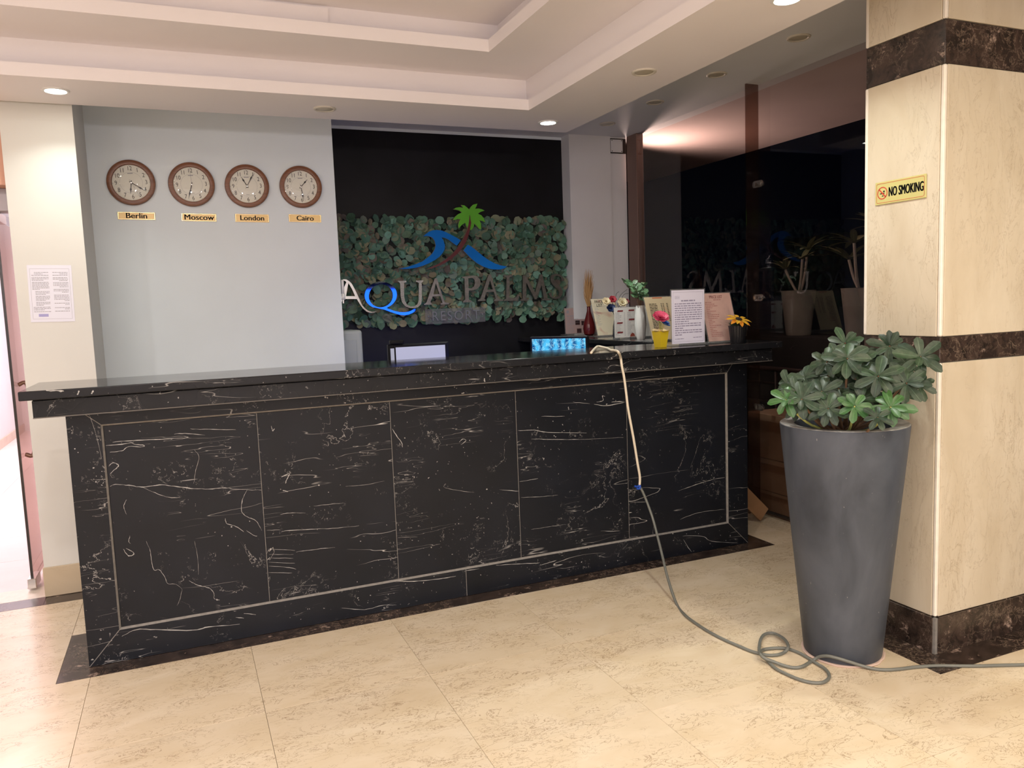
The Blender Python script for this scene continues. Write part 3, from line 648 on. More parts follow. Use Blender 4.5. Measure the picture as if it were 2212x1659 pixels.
plate('trunk', zpoly(trunk, *Z3, YS), [], M['red'], logo, YS - .008, .016, M['signedge'])
plate('crown', zpoly(crown, *Z3, YS), [], M['green'], logo, YS, .014, M['signedge'])
def ell(cx, cy, rx, ry, n=40): return [(cx + rx * math.cos(2 * math.pi * k / n), cy + ry * math.sin(2 * math.pi * k / n)) for k in range(n)]
A1 = [(130,370),(190,372),(245,405),(290,450),(330,520),(380,620),(430,730),(480,840),(530,900),(590,945),(660,965),(745,955),(745,968),(690,988),(620,985),(560,960),(500,910),(450,840),(400,760),(384,732),(160,732),(62,830),(80,840),(80,855),(-20,855),(-20,840),(15,830),(190,425),(170,400),(130,390)]
A1h = [(185,680),(352,680),(300,560),(255,480),(228,440)]
import cmath
qo = []
for k in range(61):
    a = math.radians(62 - k * 304 / 60)   # clockwise round from right of the tail to left of the tail
    qo.append((820 + 295 * math.cos(a), 657 + 250 * math.sin(a)))
Qo = qo + [(900,925),(980,955),(1080,990),(1180,1020),(1280,1030),(1350,1015),(1420,985),(1470,950),(1480,912),(1450,910),(1400,940),(1340,965),(1260,975),(1170,970),(1080,950),(1000,920),(940,898)]
U1 = [(1130,400),(1295,398),(1290,425),(1250,440),(1253,680),(1270,770),(1310,840),(1380,870),(1450,860),(1500,820),(1520,750),(1520,440),(1500,425),(1465,410),(1470,392),(1610,390),(1605,410),(1575,430),(1578,750),(1560,830),(1510,880),(1430,903),(1340,895),(1270,860),(1215,790),(1190,690),(1180,440),(1150,420)]
A2 = [(1815,352),(1852,350),(1995,790),(2075,805),(2075,828),(1920,835),(1920,812),(1955,800),(1915,680),(1775,685),(1735,790),(1760,810),(1760,835),(1615,840),(1615,822),(1660,800)]
A2h = [(1833,440),(1900,640),(1790,645)]
P1 = [(225,325),(430,300),(510,315),(560,370),(572,440),(555,500),(500,555),(420,572),(355,572),(355,735),(405,765),(405,790),(250,795),(250,775),(290,740),(275,352),(230,342)]
P1h = [(345,350),(420,345),(460,380),(465,440),(450,500),(405,532),(350,532)]
A3 = [(715,290),(760,275),(890,720),(985,745),(985,766),(820,766),(820,746),(850,730),(815,600),(680,605),(640,730),(665,745),(660,766),(525,770),(525,752),(570,725)]
A3h = [(742,390),(798,555),(695,560)]
L1_ = [(1000,300),(1160,290),(1160,310),(1105,330),(1100,702),(1190,715),(1230,690),(1250,645),(1285,655),(1270,720),(1240,767),(1000,767),(1000,747),(1040,725),(1050,342),(1005,320)]
M1 = [(1350,305),(1398,295),(1575,610),(1665,280),(1705,280),(1800,720),(1850,735),(1850,755),(1700,755),(1700,735),(1735,725),(1690,470),(1600,735),(1565,735),(1412,430),(1410,720),(1445,738),(1445,762),(1300,765),(1300,747),(1345,720)]
def stroke(cl, wd):
    P = [Vector((a, b, 0)) for a, b in cl]; P = catmull(P, 5); n = len(P); l = []; r = []
    for i, p in enumerate(P):
        t = (P[min(i + 1, n - 1)] - P[max(i - 1, 0)]).normalized(); nn = Vector((-t.y, t.x, 0)); k = i / (n - 1) * (len(wd) - 1); j = min(int(k), len(wd) - 2)
        h = (wd[j] + (wd[j + 1] - wd[j]) * (k - j)) / 2; l.append(p + nn * h); r.append(p - nn * h)
    return [(p.x, p.y) for p in l + r[::-1]]
S1 = stroke([(2085,400),(2060,330),(1995,290),(1925,295),(1885,345),(1905,420),(1965,485),(2030,550),(2045,625),(2010,695),(1935,715),(1870,680),(1845,620)], [70,26,30,44,58,66,68,66,58,40,30,30,60])
def letter(nm, outer, holes, o_, mat, label, tilt=(0, 0), y=YS):
    ob = plate('sign_letter', zpoly(outer, *o_, y), [zpoly(h, *o_, y) for h in holes], mat, None, 0.0, .020)
    vs_ = [v.co for v in ob.data.vertices]; c = Vector(((min(v.x for v in vs_) + max(v.x for v in vs_)) / 2, 0, (min(v.z for v in vs_) + max(v.z for v in vs_)) / 2))
    ob.data.transform(Matrix.Translation(-c)); ob.location = (c.x, y, c.z); ob.rotation_euler = (R_(tilt[0]), 0, R_(tilt[1]))
    return tag(ob, label, 'letter', 'metal letters on the leaf panel')
letter('A', A1, [A1h], Z1, M['chrome'], 'shiny steel letter A half hidden by the white clock wall')
letter('Q', Qo, [ell(822, 670, 222, 213)], Z1, M['chrome'], 'shiny letter Q with long tail, mirroring blue light', (9.5, 0), YS - .022)
letter('U', U1, [], Z1, M['chrome'], 'shiny steel letter U beside the blue glinting Q', (0, -1))
letter('A', A2, [A2h], Z1, M['bronze'], 'dull bronze letter A between the shiny U and the letter P')
letter('P', P1, [P1h], Z2, M['bronze'], 'dull bronze letter P under the wave emblem')
letter('A', A3, [A3h], Z2, M['bronze'], 'dull bronze letter A between the letters P and L')
letter('L', L1_, [], Z2, M['bronze'], 'dull bronze letter L sunk among the leaves')
letter('M', M1, [], Z2, M['bronze'], 'dull bronze letter M between L and S')
letter('S', S1, [], Z2, M['bronze'], 'dull bronze letter S at the niche edge by the white corner')
a, b = hit(917, 669, 1, YS), hit(1046.5, 664.5, 1, YS); c_ = hit(1046, 694, 1, YS)
rp = thing('sign_plate', 'clear acrylic plate lettered RESORT under the metal letters', 'sign', ((a.x + b.x) / 2, YS - .012, (a.z + c_.z) / 2))
hw, hh = (b.x - a.x) / 2, (b.z - c_.z) / 2 + .004
box('plate', -hw, hw, 0, .006, -hh, hh, M['acrylic_sign'], rp, .001)
text('lettering', '\u00b7RESORT\u00b7', .098, plain('frosted_lettering', (.15, .155, .17), .25), rp, (0, -.002, -.002), 'CENTER', .003, .92, 0, 1.22)

# ------------------------------------------------------------------ clocks and name plates
for city, (cx, cz), hh_, mm_, ss_, rl, lab in [
        ('Berlin', (.251, 2.163), 6.35, 21, 26, -3, 'round brown wooden wall clock above the Berlin plate'),
        ('Moscow', (.572, 2.1605), 6.55, 33, 0, -3, 'round brown wooden wall clock above the Moscow plate'),
        ('London', (.883, 2.1585), 11.08, 5, 5.6, -2, 'round brown wooden wall clock above the London plate'),
        ('Cairo', (1.2004, 2.161), 1.47, 29, 28, -2, 'round brown wooden wall clock above the Cairo plate')]:
    t = thing('wall_clock', lab, 'clock', (cx - .008, YC - .0005, cz + .004), 0, 'four wall clocks'); r = .128
    t.rotation_euler = (0, R_(rl), 0)
    lathe('rim', [(r * .98, 0), (r, .006), (r, .018), (r * .975, .0255), (r * .90, .0285), (r * .80, .027), (r * .785, .024), (r * .775, .0125)], M['wood'], t, 64, 'y', cap=False)
    lathe('dial', [(r * .79, .006), (r * .79, .012), (.001, .0121)], M['face'], t, 48, 'y')
    bm = NB()
    for k in range(60):
        a = 2 * math.pi * k / 60
        if k % 5 == 0:
            p = Vector((math.sin(a) * r * .745, -.0128, math.cos(a) * r * .745)); add_box(bm, p.x - .0016, p.x + .0016, p.y, p.y + .0006, p.z - .0016, p.z + .0016)
    n = 48
    for k in range(n):
        a0, a1 = 2 * math.pi * k / n, 2 * math.pi * (k + 1) / n
        for ra in (r * .46,):
            f = bm.faces.new([bm.verts.new((math.sin(aa) * rr, -.0126, math.cos(aa) * rr)) for aa, rr in ((a0, ra), (a1, ra), (a1, ra + .0008), (a0, ra + .0008))])
    add_box(bm, -.014, .014, -.0128, -.0123, .050, .0545)
    add_box(bm, -.010, .010, -.0128, -.0123, -.052, -.0495)
    finish('minute_marks', bm, M['greyink'], t)
    for k in range(1, 13):
        a = 2 * math.pi * k / 12
        text('numeral', str(k), .034, M['ink'], t, (math.sin(a) * r * .62, -.0124, math.cos(a) * r * .62), 'CENTER', .0003, .82, 0)
    def hand(nm, ang, L, wd, y, tail=.012):
        bm = NB(); d = Vector((math.sin(ang), 0, math.cos(ang))); s = Vector((d.z, 0, -d.x))
        pr = [(-tail, .5), (0, .6), (L * .45, .45), (L * .62, 1.25), (L * .74, .5), (L, .06)]
        pts = [d * l + s * (wd * q_ / 2) for l, q_ in pr] + [d * l - s * (wd * q_ / 2) for l, q_ in pr[::-1]]
        add_prism(bm, [Vector((p.x, y, p.z)) for p in pts], Vector((0, -.0008, 0))); finish(nm, bm, M['ink'], t)
    hand('hour_hand', 2 * math.pi * hh_ / 12, r * .50, .0085, -.0135); hand('minute_hand', 2 * math.pi * mm_ / 60, r * .68, .0075, -.0150)
    bm = NB(); a = 2 * math.pi * ss_ / 60; d = Vector((math.sin(a), 0, math.cos(a))); add_tube(bm, [d * -.02 + Vector((0, -.0167, 0)), d * r * .70 + Vector((0, -.0167, 0))], .0006, 5); finish('second_hand', bm, M['greyink'], t)
    lathe('hub', [(.004, .012), (.004, .0185), (.0005, .019)], M['steel'], t, 14, 'y')
    lathe('glass', [(r * .80, .0195), (r * .70, .0235), (r * .5, .0275), (r * .25, .0300), (.001, .0305)], M['dome'], t, 48, 'y', cap=False)
for city, (x0, zt), (x1, zb), fs in [('Berlin', (.1573, 2.003), (.3544, 1.958), .044), ('Moscow', (.4944, 1.998), (.6882, 1.951), .044), ('London', (.7939, 1.998), (.991, 1.948), .042), ('Cairo', (1.1089, 1.9985), (1.3067, 1.950), .042)]:
    t = thing('name_plate', 'small gold plate lettered %s on the white clock wall' % city, 'sign', ((x0 + x1) / 2, YC - .0005, (zt + zb) / 2), 0, 'gold city plates under the clocks')
    t.rotation_euler = (0, R_(.8), 0); w2, h2 = (x1 - x0) / 2, (zt - zb) / 2 - .001
    bm = NB(); add_box(bm, -w2, w2, -.004, 0, -h2, h2, .0018); finish('plate', bm, M['goldrim'], t)
    bm = NB(); add_box(bm, -w2 + .006, w2 - .006, -.0048, -.003, -h2 + .005, h2 - .005); finish('face', bm, M['gold'], t)
    bm = NB(); e = .0045
    for s in (-1, 1):
        add_box(bm, -w2 + e, w2 - e, -.0044, -.0035, s * (h2 - e) - .0006, s * (h2 - e) + .0006); add_box(bm, s * (w2 - e - .001) - .0006, s * (w2 - e - .001) + .0006, -.0044, -.0035, -h2 + e, h2 - e)
    finish('outline', bm, plain('brown_outline', (.12, .05, .02), .5), t)
    text('lettering', city, fs, M['ink'], t, (0, -.0050, -.0005), 'CENTER', .0004, 1.10, 0, 1.0, .0011)

# notice on the pier
t = thing('paper_notice', 'printed two column paper notice taped to the white pier', 'notice', (-.1385, YP - .0008, 1.531))
t.rotation_euler = (0, R_(1.0), 0)
bm = NB(); add_box(bm, -.096, .096, -.0008, 0, -.140, .140); finish('sheet', bm, M['paper'], t)
bm = NB(); rn = random.Random(3); y = -.0011
for zz in (.122, -.125): add_quad(bm, -.085, .085, zz - .0004, zz + .0004, y)
for xx in (-.085, .085): add_quad(bm, xx - .0004, xx + .0004, -.125, .122, y)
zz = .104
for n_, l0, gap in [(2, .012, 0), (1, 0, .004), (3, 0, .004), (6, 0, .004), (3, .012, .003), (4, .012, .003), (3, .012, .003), (3, 0, .002), (1, 0, .004)]:
    for k in range(n_):
        add_words(bm, -.079 + l0, -.006, zz, .0026, y, rn, 0, 1 if k < n_ - 1 or n_ == 1 else rn.uniform(.3, .8)); zz -= .0068
    zz -= gap
zz = .104
for n_, gap in [(2, 0), (1, .006), (3, .004), (4, .006), (3, .008), (5, .006), (2, .008), (2, .004), (1, .004)]:
    for k in range(n_):
        fl_ = 1 if k < n_ - 1 or n_ == 1 else rn.uniform(.3, .7); add_words(bm, .078 - .066 * fl_, .078, zz, .0026, y, rn, 0, 1); zz -= .0068
    zz -= gap
finish('print', bm, M['greyink'], t)
bm = NB(); add_quad(bm, -.060, -.018, -.114, -.100, -.0012); finish('stamp', bm, plain('violet_stamp', (.40, .38, .66), .7), t)

# no smoking sign on the pillar
t = thing('no_smoking_sign', 'yellow NO SMOKING sign on the marble pillar', 'sign', (PX - .0005, -1.2525, 1.7705), R_(-90))
M['signyellow'] = plain('pale_yellow_plastic', (0.56, 0.51, 0.20), .35); M['signred'] = plain('red_print', (0.55, 0.05, 0.03), .5)
bm = NB(); add_box(bm, -.1145, .1145, -.004, 0, -.0435, .0435, .001); finish('plate', bm, M['signyellow'], t)
def rrect(bm, w_, h_, r_, th, y, n=5):
    def pts(d):
        o_ = []
        for cx, cz, a0 in ((w_ - r_, h_ - r_, 0), (-w_ + r_, h_ - r_, 90), (-w_ + r_, -h_ + r_, 180), (w_ - r_, -h_ + r_, 270)):
            for k in range(n + 1): a = R_(a0 + 90 * k / n); o_.append((cx + (r_ - d) * math.cos(a), y, cz + (r_ - d) * math.sin(a)))
        return o_
    A = [bm.verts.new(p) for p in pts(0)]; B2 = [bm.verts.new(p) for p in pts(th)]; m_ = len(A)
    for k in range(m_): bm.faces.new((A[k], A[(k + 1) % m_], B2[(k + 1) % m_], B2[k]))
bm = NB(); rrect(bm, .108, .0375, .007, .0014, -.0045); finish('outline', bm, M['signred'], t)
bm = NB(); n = 32; cx = -.080
for k in range(n):
    a0, a1 = 2 * math.pi * k / n, 2 * math.pi * (k + 1) / n
    bm.faces.new([bm.verts.new((cx + rr * math.cos(aa), -.0047, rr * math.sin(aa))) for aa, rr in ((a0, .0205), (a1, .0205), (a1, .0240), (a0, .0240))])
s = .0017; bm.faces.new([bm.verts.new((cx + x_, -.0047, z_)) for x_, z_ in ((-.0155 - s, .0155 - s), (-.0155 + s, .0155 + s), (.0155 + s, -.0155 + s), (.0155 - s, -.0155 - s))])
finish('prohibition_ring', bm, M['signred'], t)
bm = NB(); add_quad(bm, cx - .011, cx + .010, -.0035, .0005, -.0046); add_quad(bm, cx + .004, cx + .011, .003, .009, -.0046); add_quad(bm, cx - .002, cx + .005, -.013, -.009, -.0046); finish('cigarette', bm, M['ink'], t)
text('lettering', 'NO SMOKING', .050, M['ink'], t, (.0275, -.0046, -.001), 'CENTER', .0004, .485, 0, 1.02, .0012)

# access panel on the white corner
t = thing('access_panel', 'small white screwed access panel with a dark gap by the ceiling', 'panel', (3.700, YF + .014, 2.598))
box('gap', -.075, .076, -.003, -.0005, -.058, .056, plain('dark_gap', (.02, .013, .01), .8), t)
bm = NB(); add_box(bm, -.062, .046, -.008, -.0035, -.050, .048, .0015); finish('cover', bm, M['paint'], t)
for x_, z_ in ((-.050, .040), (.036, .040), (-.050, -.042), (.036, -.042)): bm = NB(); bmesh.ops.create_cone(bm, cap_ends=True, segments=10, radius1=.004, radius2=.003, depth=.003, matrix=Matrix.Translation((x_, -.009, z_)) @ Matrix.Rotation(R_(90), 4, 'X')); finish('screw', bm, M['black'], t)

# ------------------------------------------------------------------ behind the counter
t = thing('cabinet', 'pale grey metal cabinet with rounded top in the niche', 'cabinet', (1.42, 1.70, 0))
bm = NB(); add_box(bm, 0, .128, 0, .30, .002, 1.262, .02, 0, 3); finish('body', bm, plain('pale_grey_metal', (.36, .39, .37), .45), t, False)
bm = NB(); add_box(bm, .001, .085, -.006, .0, .03, 1.20, .002); finish('door', bm, plain('pale_grey_door', (.33, .36, .35), .45), t)
t = thing('tube_fitting', 'thin white tube fitting on the clock wall edge beside the letter A', 'fitting', (1.4055, 1.616, 0))
bm = NB(); add_tube(bm, [(.0145, 0, 1.50), (.0145, 0, 1.59)], .009, 12); finish('tube', bm, M['white'], t, True)
bm = NB(); add_tube(bm, [(.0145, 0, 1.462), (.0145, 0, 1.50)], .013, 12); finish('collar', bm, M['white'], t, True)
bm = NB(); add_tube(bm, [(.0145, 0, 1.44), (.0145, 0, 1.463)], .008, 12); add_box(bm, -.0005, .012, -.005, .005, 1.475, 1.485); finish('tip', bm, M['steel'], t)
def monitor(nm, label, c, width, height, rz, scr, tilt=0):
    t = thing(nm, label, 'monitor', (c[0], c[1], .7505), rz); zc = c[2] - .7505
    bm = NB(); add_box(bm, -width / 2 - .014, width / 2 + .014, 0, .035, zc - height - .018, zc + .014, .004); finish('bezel', bm, M['black'], t)
    s = finish('screen', (lambda b_: (add_box(b_, -width / 2, width / 2, -.0015, .001, zc - height, zc), b_)[1])(NB()), scr, t)
    bm = NB(); add_box(bm, -.03, .03, .036, .055, .01, zc - height * .4); finish('neck', bm, M['black'], t)
    bm = NB(); add_box(bm, -.11, .11, -.04, .11, 0, .012, .003); finish('foot', bm, M['black'], t)
    return t
def cctv():
    m, nt, b = newmat('camera_screen'); g = nd(nt, 'ShaderNodeNewGeometry')
    gp = g.outputs['Position']
    f = noise(nt, gp, 22, 5, 2.2); ln = vein(nt, gp, 30, .05, 4, 1.5); wv = nd(nt, 'ShaderNodeTexWave'); wv.inputs['Scale'].default_value = 9; wv.inputs['Distortion'].default_value = 5; wv.inputs['Detail'].default_value = 3; nt.links.new(gp, wv.inputs['Vector'])
    mx = math_(nt, 'ADD', math_(nt, 'MULTIPLY', f, .8), math_(nt, 'MULTIPLY', wv.outputs['Fac'], .35))
    c = mixc(nt, rng_map(nt, mx, .38, .72), (0.0, 0.07, 0.24), (0.07, 0.50, 0.86)); c = mixc(nt, math_(nt, 'MULTIPLY', ln, .6), c, (0.45, 0.85, 1.0))
    b.inputs['Base Color'].default_value = (0, 0, 0, 1); nt.links.new(c, b.inputs['Emission Color']); b.inputs['Emission Strength'].default_value = 1.0; b.inputs['Roughness'].default_value = .2
    return m
pa = hit(1149, 730, 1, .86); pb = hit(1264.5, 733, 1, .62)
cc = (pa + pb) / 2; monitor('security_monitor', 'monitor with bright blue camera pictures behind the counter', (cc.x, cc.y, (pa.z + pb.z) / 2), (Vector((pb.x - pa.x, pb.y - pa.y, 0))).length, .26, math.atan2(pb.y - pa.y, pb.x - pa.x), cctv())
wm = monitor('office_monitor', 'black framed monitor with a plain white screen', (1.665, .75, 1.180), .285, .25, 0, plain('white_screen', (.02, .02, .02), .3, emit=(.62, .62, .86), es=.62))
bm = NB(); add_box(bm, -.185, .165, .002, .03, .19, .446, .003); o = finish('back_frame', bm, M['black'], wm)
bm = NB(); add_box(bm, -.172, -.152, -.0015, .002, .18, .425); finish('side_strip', bm, plain('strip_screen', (.02, .02, .02), .3, emit=(.6, .6, .75), es=.55), wm)
bm = NB(); add_box(bm, -.175, -.095, -.012, .02, .447, .470, .006, 0, 2); finish('webcam', bm, M['black'], wm)
t = monitor('staff_monitor', 'staff monitor glowing blue towards the niche wall', (2.13, .52, 1.078), .62, .297, R_(180), plain('blue_screen', (0, 0, 0), .3, emit=(0.01, 0.09, 1.0), es=4.0))
bl = bpy.data.lights.new('blue_niche_fill', 'POINT'); bl.energy = .5; bl.color = (0.02, 0.12, 1.0); bl.shadow_soft_size = .02  # added blue light for the glow low on the niche wall, no device modelled
bo = bpy.data.objects.new('blue_niche_fill', bl); COL.objects.link(bo); bo.location = (1.62, 1.93, .86)

# acrylic menu stands on the counters
ZC = SLT + .0005
def stand(label, bl, w_, h_, lean, sheet, draw=None, base=True, group='acrylic menu stands on the counter'):
    p = bl; t = thing('menu_stand', label, 'menu stand', (p[0] + w_ / 2, p[1], ZC), 0, group)
    Rm = Matrix.Rotation(R_(-lean), 4, 'X')
    bm = NB(); add_box(bm, -w_ / 2, w_ / 2, 0, .003, 0.002, h_, .0008); bm.transform(Rm); finish('holder', bm, M['acrylic'], t)
    bm = NB(); add_box(bm, -w_ / 2 - .004, w_ / 2 + .004, -.02 if lean < 3 else 0.0, .07 + h_ * math.sin(R_(lean)) * .6, 0, .004, .001); finish('foot', bm, M['acrylic'], t)
    bm = NB(); m_ = .006; add_box(bm, -w_ / 2 + m_, w_ / 2 - m_, -.0012, -.0003, .010, h_ - m_); bm.transform(Rm); finish('sheet', bm, sheet, t)
    if draw: draw(t, Rm, w_, h_)
    return t
def prints(t, Rm, fn, mats):
    for nm, m_, f in fn:
        bm = NB(); f(bm); bm.transform(Rm); finish(nm, bm, m_, t)
YQ = -.0016
def patchy(name, c1, c2, sc=9, lo=.45, hi=.62):
    m, nt, b = newmat(name); g = nd(nt, 'ShaderNodeNewGeometry'); nt.links.new(mixc(nt, rng_map(nt, noise(nt, g.outputs['Position'], sc, 4, .8), lo, hi), c1, c2), b.inputs['Base Color']); b.inputs['Roughness'].default_value = .5
    return m
M['darkred'] = plain('dark_red_print', (.20, .02, .025), .5); M['photo'] = plain('dark_photo_print', (.05, .02, .022), .5, noise=.8, nscale=60); M['orange'] = plain('orange_print', (.60, .18, .08), .5)
def drA(t, Rm, w_, h_):
    rn = random.Random(11)
    def pr(bm):
        add_quad(bm, -.128, -.106, .168, .190, YQ)
        add_words(bm, -.126, -.03, .146, .007, YQ, rn); add_words(bm, -.02, .03, .158, .004, YQ, rn)
        for k in range(5): add_words(bm, -.126, -.01, .130 - k * .009, .0028, YQ, rn, 0, rn.uniform(.6, 1))
        add_words(bm, -.126, -.06, .084, .006, YQ, rn)
        for k in range(7): add_words(bm, -.126, -.065, .072 - k * .009, .0028, YQ, rn, 0, rn.uniform(.6, 1))
    def ph(bm):
        for x_, z_ in ((.045, .105), (.085, .125), (-.055, .075), (-.002, .070), (.05, .062), (-.045, .012), (.055, .012)): add_quad(bm, x_, x_ + .040, z_, z_ + .034, YQ)
    prints(t, Rm, [('print', M['greyink'], pr), ('photo', M['photo'], ph)], None)
def drB(t, Rm, w_, h_):
    rn = random.Random(12)
    for k, tx in enumerate(('PRICE', 'LIST')):
        o = text('lettering', tx, .030, M['ink'], t, (0, 0, 0), 'CENTER', .0003, .9); z_ = .262 - k * .027; o.matrix_local = Rm @ Matrix.Translation((-.040, YQ - .0006, z_))
    def pr(bm):
        add_quad(bm, -.090, .09, .2245, .2255, YQ)
        for k in range(15): add_words(bm, -.085, -.045, .212 - k * .009, .003, YQ, rn, 0, rn.uniform(.4, 1))
    prints(t, Rm, [('print', M['greyink'], pr)], None)
def drC(t, Rm, w_, h_):
    rn = random.Random(13)
    def hd_(bm):
        for x_, z_ in ((-.12, .178), (-.035, .180), (.045, .180), (-.125, .100), (-.035, .120), (.045, .138), (.045, .092), (-.125, .038), (.045, .045)): add_quad(bm, x_, x_ + .042, z_, z_ + .010, YQ, 0, .004)
    def pr(bm):
        for x_ in (-.135, -.045, .042):
            for k in range(17):
                z_ = .170 - k * .0092
                add_words(bm, x_, x_ + .05, z_, .0028, YQ + .0002, rn, 0, rn.uniform(.5, 1)); add_quad(bm, x_ + .066, x_ + .074, z_ - .0013, z_ + .0013, YQ + .0002)
    def fd(bm): bm.faces.new([bm.verts.new(p) for p in ((-.028, YQ, .012), (.012, YQ, .014), (.004, YQ, .032), (-.010, YQ, .038), (-.022, YQ, .028))])
    prints(t, Rm, [('heading', M['darkred'], hd_), ('print', M['greyink'], pr), ('food_picture', plain('red_food', (.25, .05, .03), .5), fd)], None)
def drD(t, Rm, w_, h_):
    rn = random.Random(14)
    def pr(bm):
        for k in range(22):
            z_ = .235 - k * .0098; add_words(bm, -.070, -.005, z_, .0042, YQ, rn, 0, rn.uniform(.8, 1) if k < 18 else .35)
            if k < 12: add_quad(bm, .012, .020, z_ - .002, z_ + .002, YQ); add_quad(bm, .026, .034, z_ - .002, z_ + .002, YQ); add_quad(bm, .052, .062, z_ - .002, z_ + .002, YQ)
    prints(t, Rm, [('heading', M['orange'], lambda bm: add_quad(bm, -.04, .03, .270, .277, YQ)), ('print', M['ink'], pr)], None)
def drP(t, Rm, w_, h_):
    rn = random.Random(15)
    o = text('lettering', 'PRICE LIST', .024, plain('brown_red_ink', (.22, .06, .06), .5), t, (0, 0, 0), 'CENTER', .0003, .8); o.matrix_local = Rm @ Matrix.Translation((.0, YQ - .0006, .262))
    def pr(bm):
        add_words(bm, -.02, .03, .246, .004, YQ, rn)
        for k in range(20): add_words(bm, -.078, .0, .232 - k * .0102, .0036, YQ, rn, 0, rn.choice((.3, .55, .8, 1)))
    prints(t, Rm, [('print', plain('faded_red_ink', (.40, .17, .15), .5), pr)], None)
def drN(t, Rm, w_, h_):
    rn = random.Random(16)
    def pr(bm):
        rrect(bm, .0955, .001, .0005, .0004, YQ)
        for zz in (.020, .283): add_quad(bm, -.096, .096, zz - .0005, zz + .0005, YQ)
        for xx in (-.096, .096): add_quad(bm, xx - .0005, xx + .0005, .02, .283, YQ)
        for k in range(3): add_words(bm, -.085, -.055, .262 - k * .006, .0018, YQ, rn)
        add_words(bm, -.045, .045, .238, .006, YQ, rn); add_quad(bm, -.045, .045, .2335, .2342, YQ)
        z_ = .222
        for k in range(15):
            fl2 = {8: .55, 11: .3, 14: .25}.get(k, 1.0); add_words(bm, -.086, .088, z_, .0052, YQ, rn, 0, fl2); z_ -= .0118
        add_words(bm, -.086, -.03, .036, .0035, YQ, rn); add_words(bm, .03, .085, .040, .0035, YQ, rn)
    prints(t, Rm, [('print', plain('violet_grey_ink', (.27, .25, .36), .6), pr)], None)
stand('dusky pink landscape menu at the niche end beside the red vase', (3.185, 1.965), .297, .212, 3, plain('dusky_pink_sheet', (.42, .30, .28), .5), drA)
stand('cream price list with red sketch beside the red vase', (3.165, 1.42), .212, .292, 20, patchy('cream_sketch_sheet', (.62, .56, .42), (.50, .28, .22), 11, .56, .70), drB)
stand('white landscape menu with dark red headings beside white vase', (3.045, .985), .297, .212, 1, plain('white_menu_sheet', (.70, .69, .66), .5), drC)
stand('cream and orange menu behind the yellow flower pot', (3.020, .50), .205, .285, 19, patchy('cream_orange_sheet', (.68, .58, .38), (.70, .38, .20), 7, .55, .70), drD)
stand('white upright notice in clear acrylic between yellow pot and pink menu', (2.832, .030), .222, .300, 0, plain('lilac_white_sheet', (.72, .70, .82), .5), drN)
stand('pink price list leaning beside the sunflower pot', (3.085, .045), .215, .290, 17, patchy('pink_marble_sheet', (.66, .44, .38), (.48, .32, .28), 6, .48, .66), drP)

# vases and flowers
t = thing('red_vase', 'dark red bottle vase holding dried pampas grass', 'vase', (3.275, 1.74, ZC))
lathe('body', [(.026, 0), (.040, .01), (.047, .05), (.042, .09), (.026, .14), (.015, .18), (.013, .21), (.017, .216), (.014, .214), (.011, .20)], plain('red_glaze', (.10, .010, .012), .15), t, 32)
bm = NB()
for k in range(90):
    a = rng.uniform(0, 6.28); rr = rng.uniform(0, .010); top = rng.uniform(.26, .50); sp = rng.uniform(.006, .044) * math.sin(min(1, (top - .2) / .3) * 2.4)
    x0_, y0_ = rr * math.cos(a), rr * math.sin(a)
    add_tube(bm, [(x0_ * .5, y0_ * .5, .205), (x0_ + sp * math.cos(a) * .6, y0_ + sp * math.sin(a) * .6, .2 + (top - .2) * .6), (x0_ + sp * math.cos(a) + .012 * (top - .2) / .3, y0_ + sp * math.sin(a), top)], [.0022, .0030, .0006], 4)
o = finish('pampas_grass', bm, plain('dry_grass', (.40, .22, .085), .8), t); o['kind'] = 'stuff'
t = thing('white_vase', 'white ridged vase with green eucalyptus between two menus', 'vase', (3.17, .86, ZC))
wobf = lambda a, z: 1 + .06 * math.cos(8 * a + 30 * z)
lathe('body', [(.024, 0), (.030, .02), (.036, .09), (.034, .15), (.028, .20), (.027, .215), (.024, .214), (.022, .19)], plain('white_ceramic', (.62, .62, .60), .35), t, 48, wob=wobf)
eu = leafmesh('leaf', .048, .038, .2, .1, 4); eu.materials.append(leafmat('eucalyptus_leaf', [(.07, .16, .075), (.10, .21, .10), (.06, .13, .06)], .45))
for k in range(9):
    a = 2 * math.pi * k / 9 + rng.uniform(-.2, .2); h = rng.uniform(.07, .17); o2 = Vector((math.cos(a) * rng.uniform(.03, .085) - .035, math.sin(a) * .06, h * 1.1)); b0 = Vector((0, 0, .20)); b1 = b0 + o2
    bm = NB(); add_tube(bm, catmull([b0, b0 + o2 * .5 + Vector((0, 0, .02)), b1], 4), .0016, 5); finish('stem', bm, M['stem'], t)
    for q_ in range(7):
        f = .35 + .65 * q_ / 6; p = b0 + o2 * f + Vector((0, 0, .02 * math.sin(f * 3))); sd = -1 if q_ % 2 else 1
        o = bpy.data.objects.new('leaf', eu); COL.objects.link(o); o.parent = t
        dr = Vector((sd * math.cos(a + 1.5), sd * math.sin(a + 1.5) - .2, .4 + rng.uniform(-.5, .4))); o.matrix_local = orient(p, dr, Vector((0, -.8, .6)), rng.uniform(.8, 1.15))
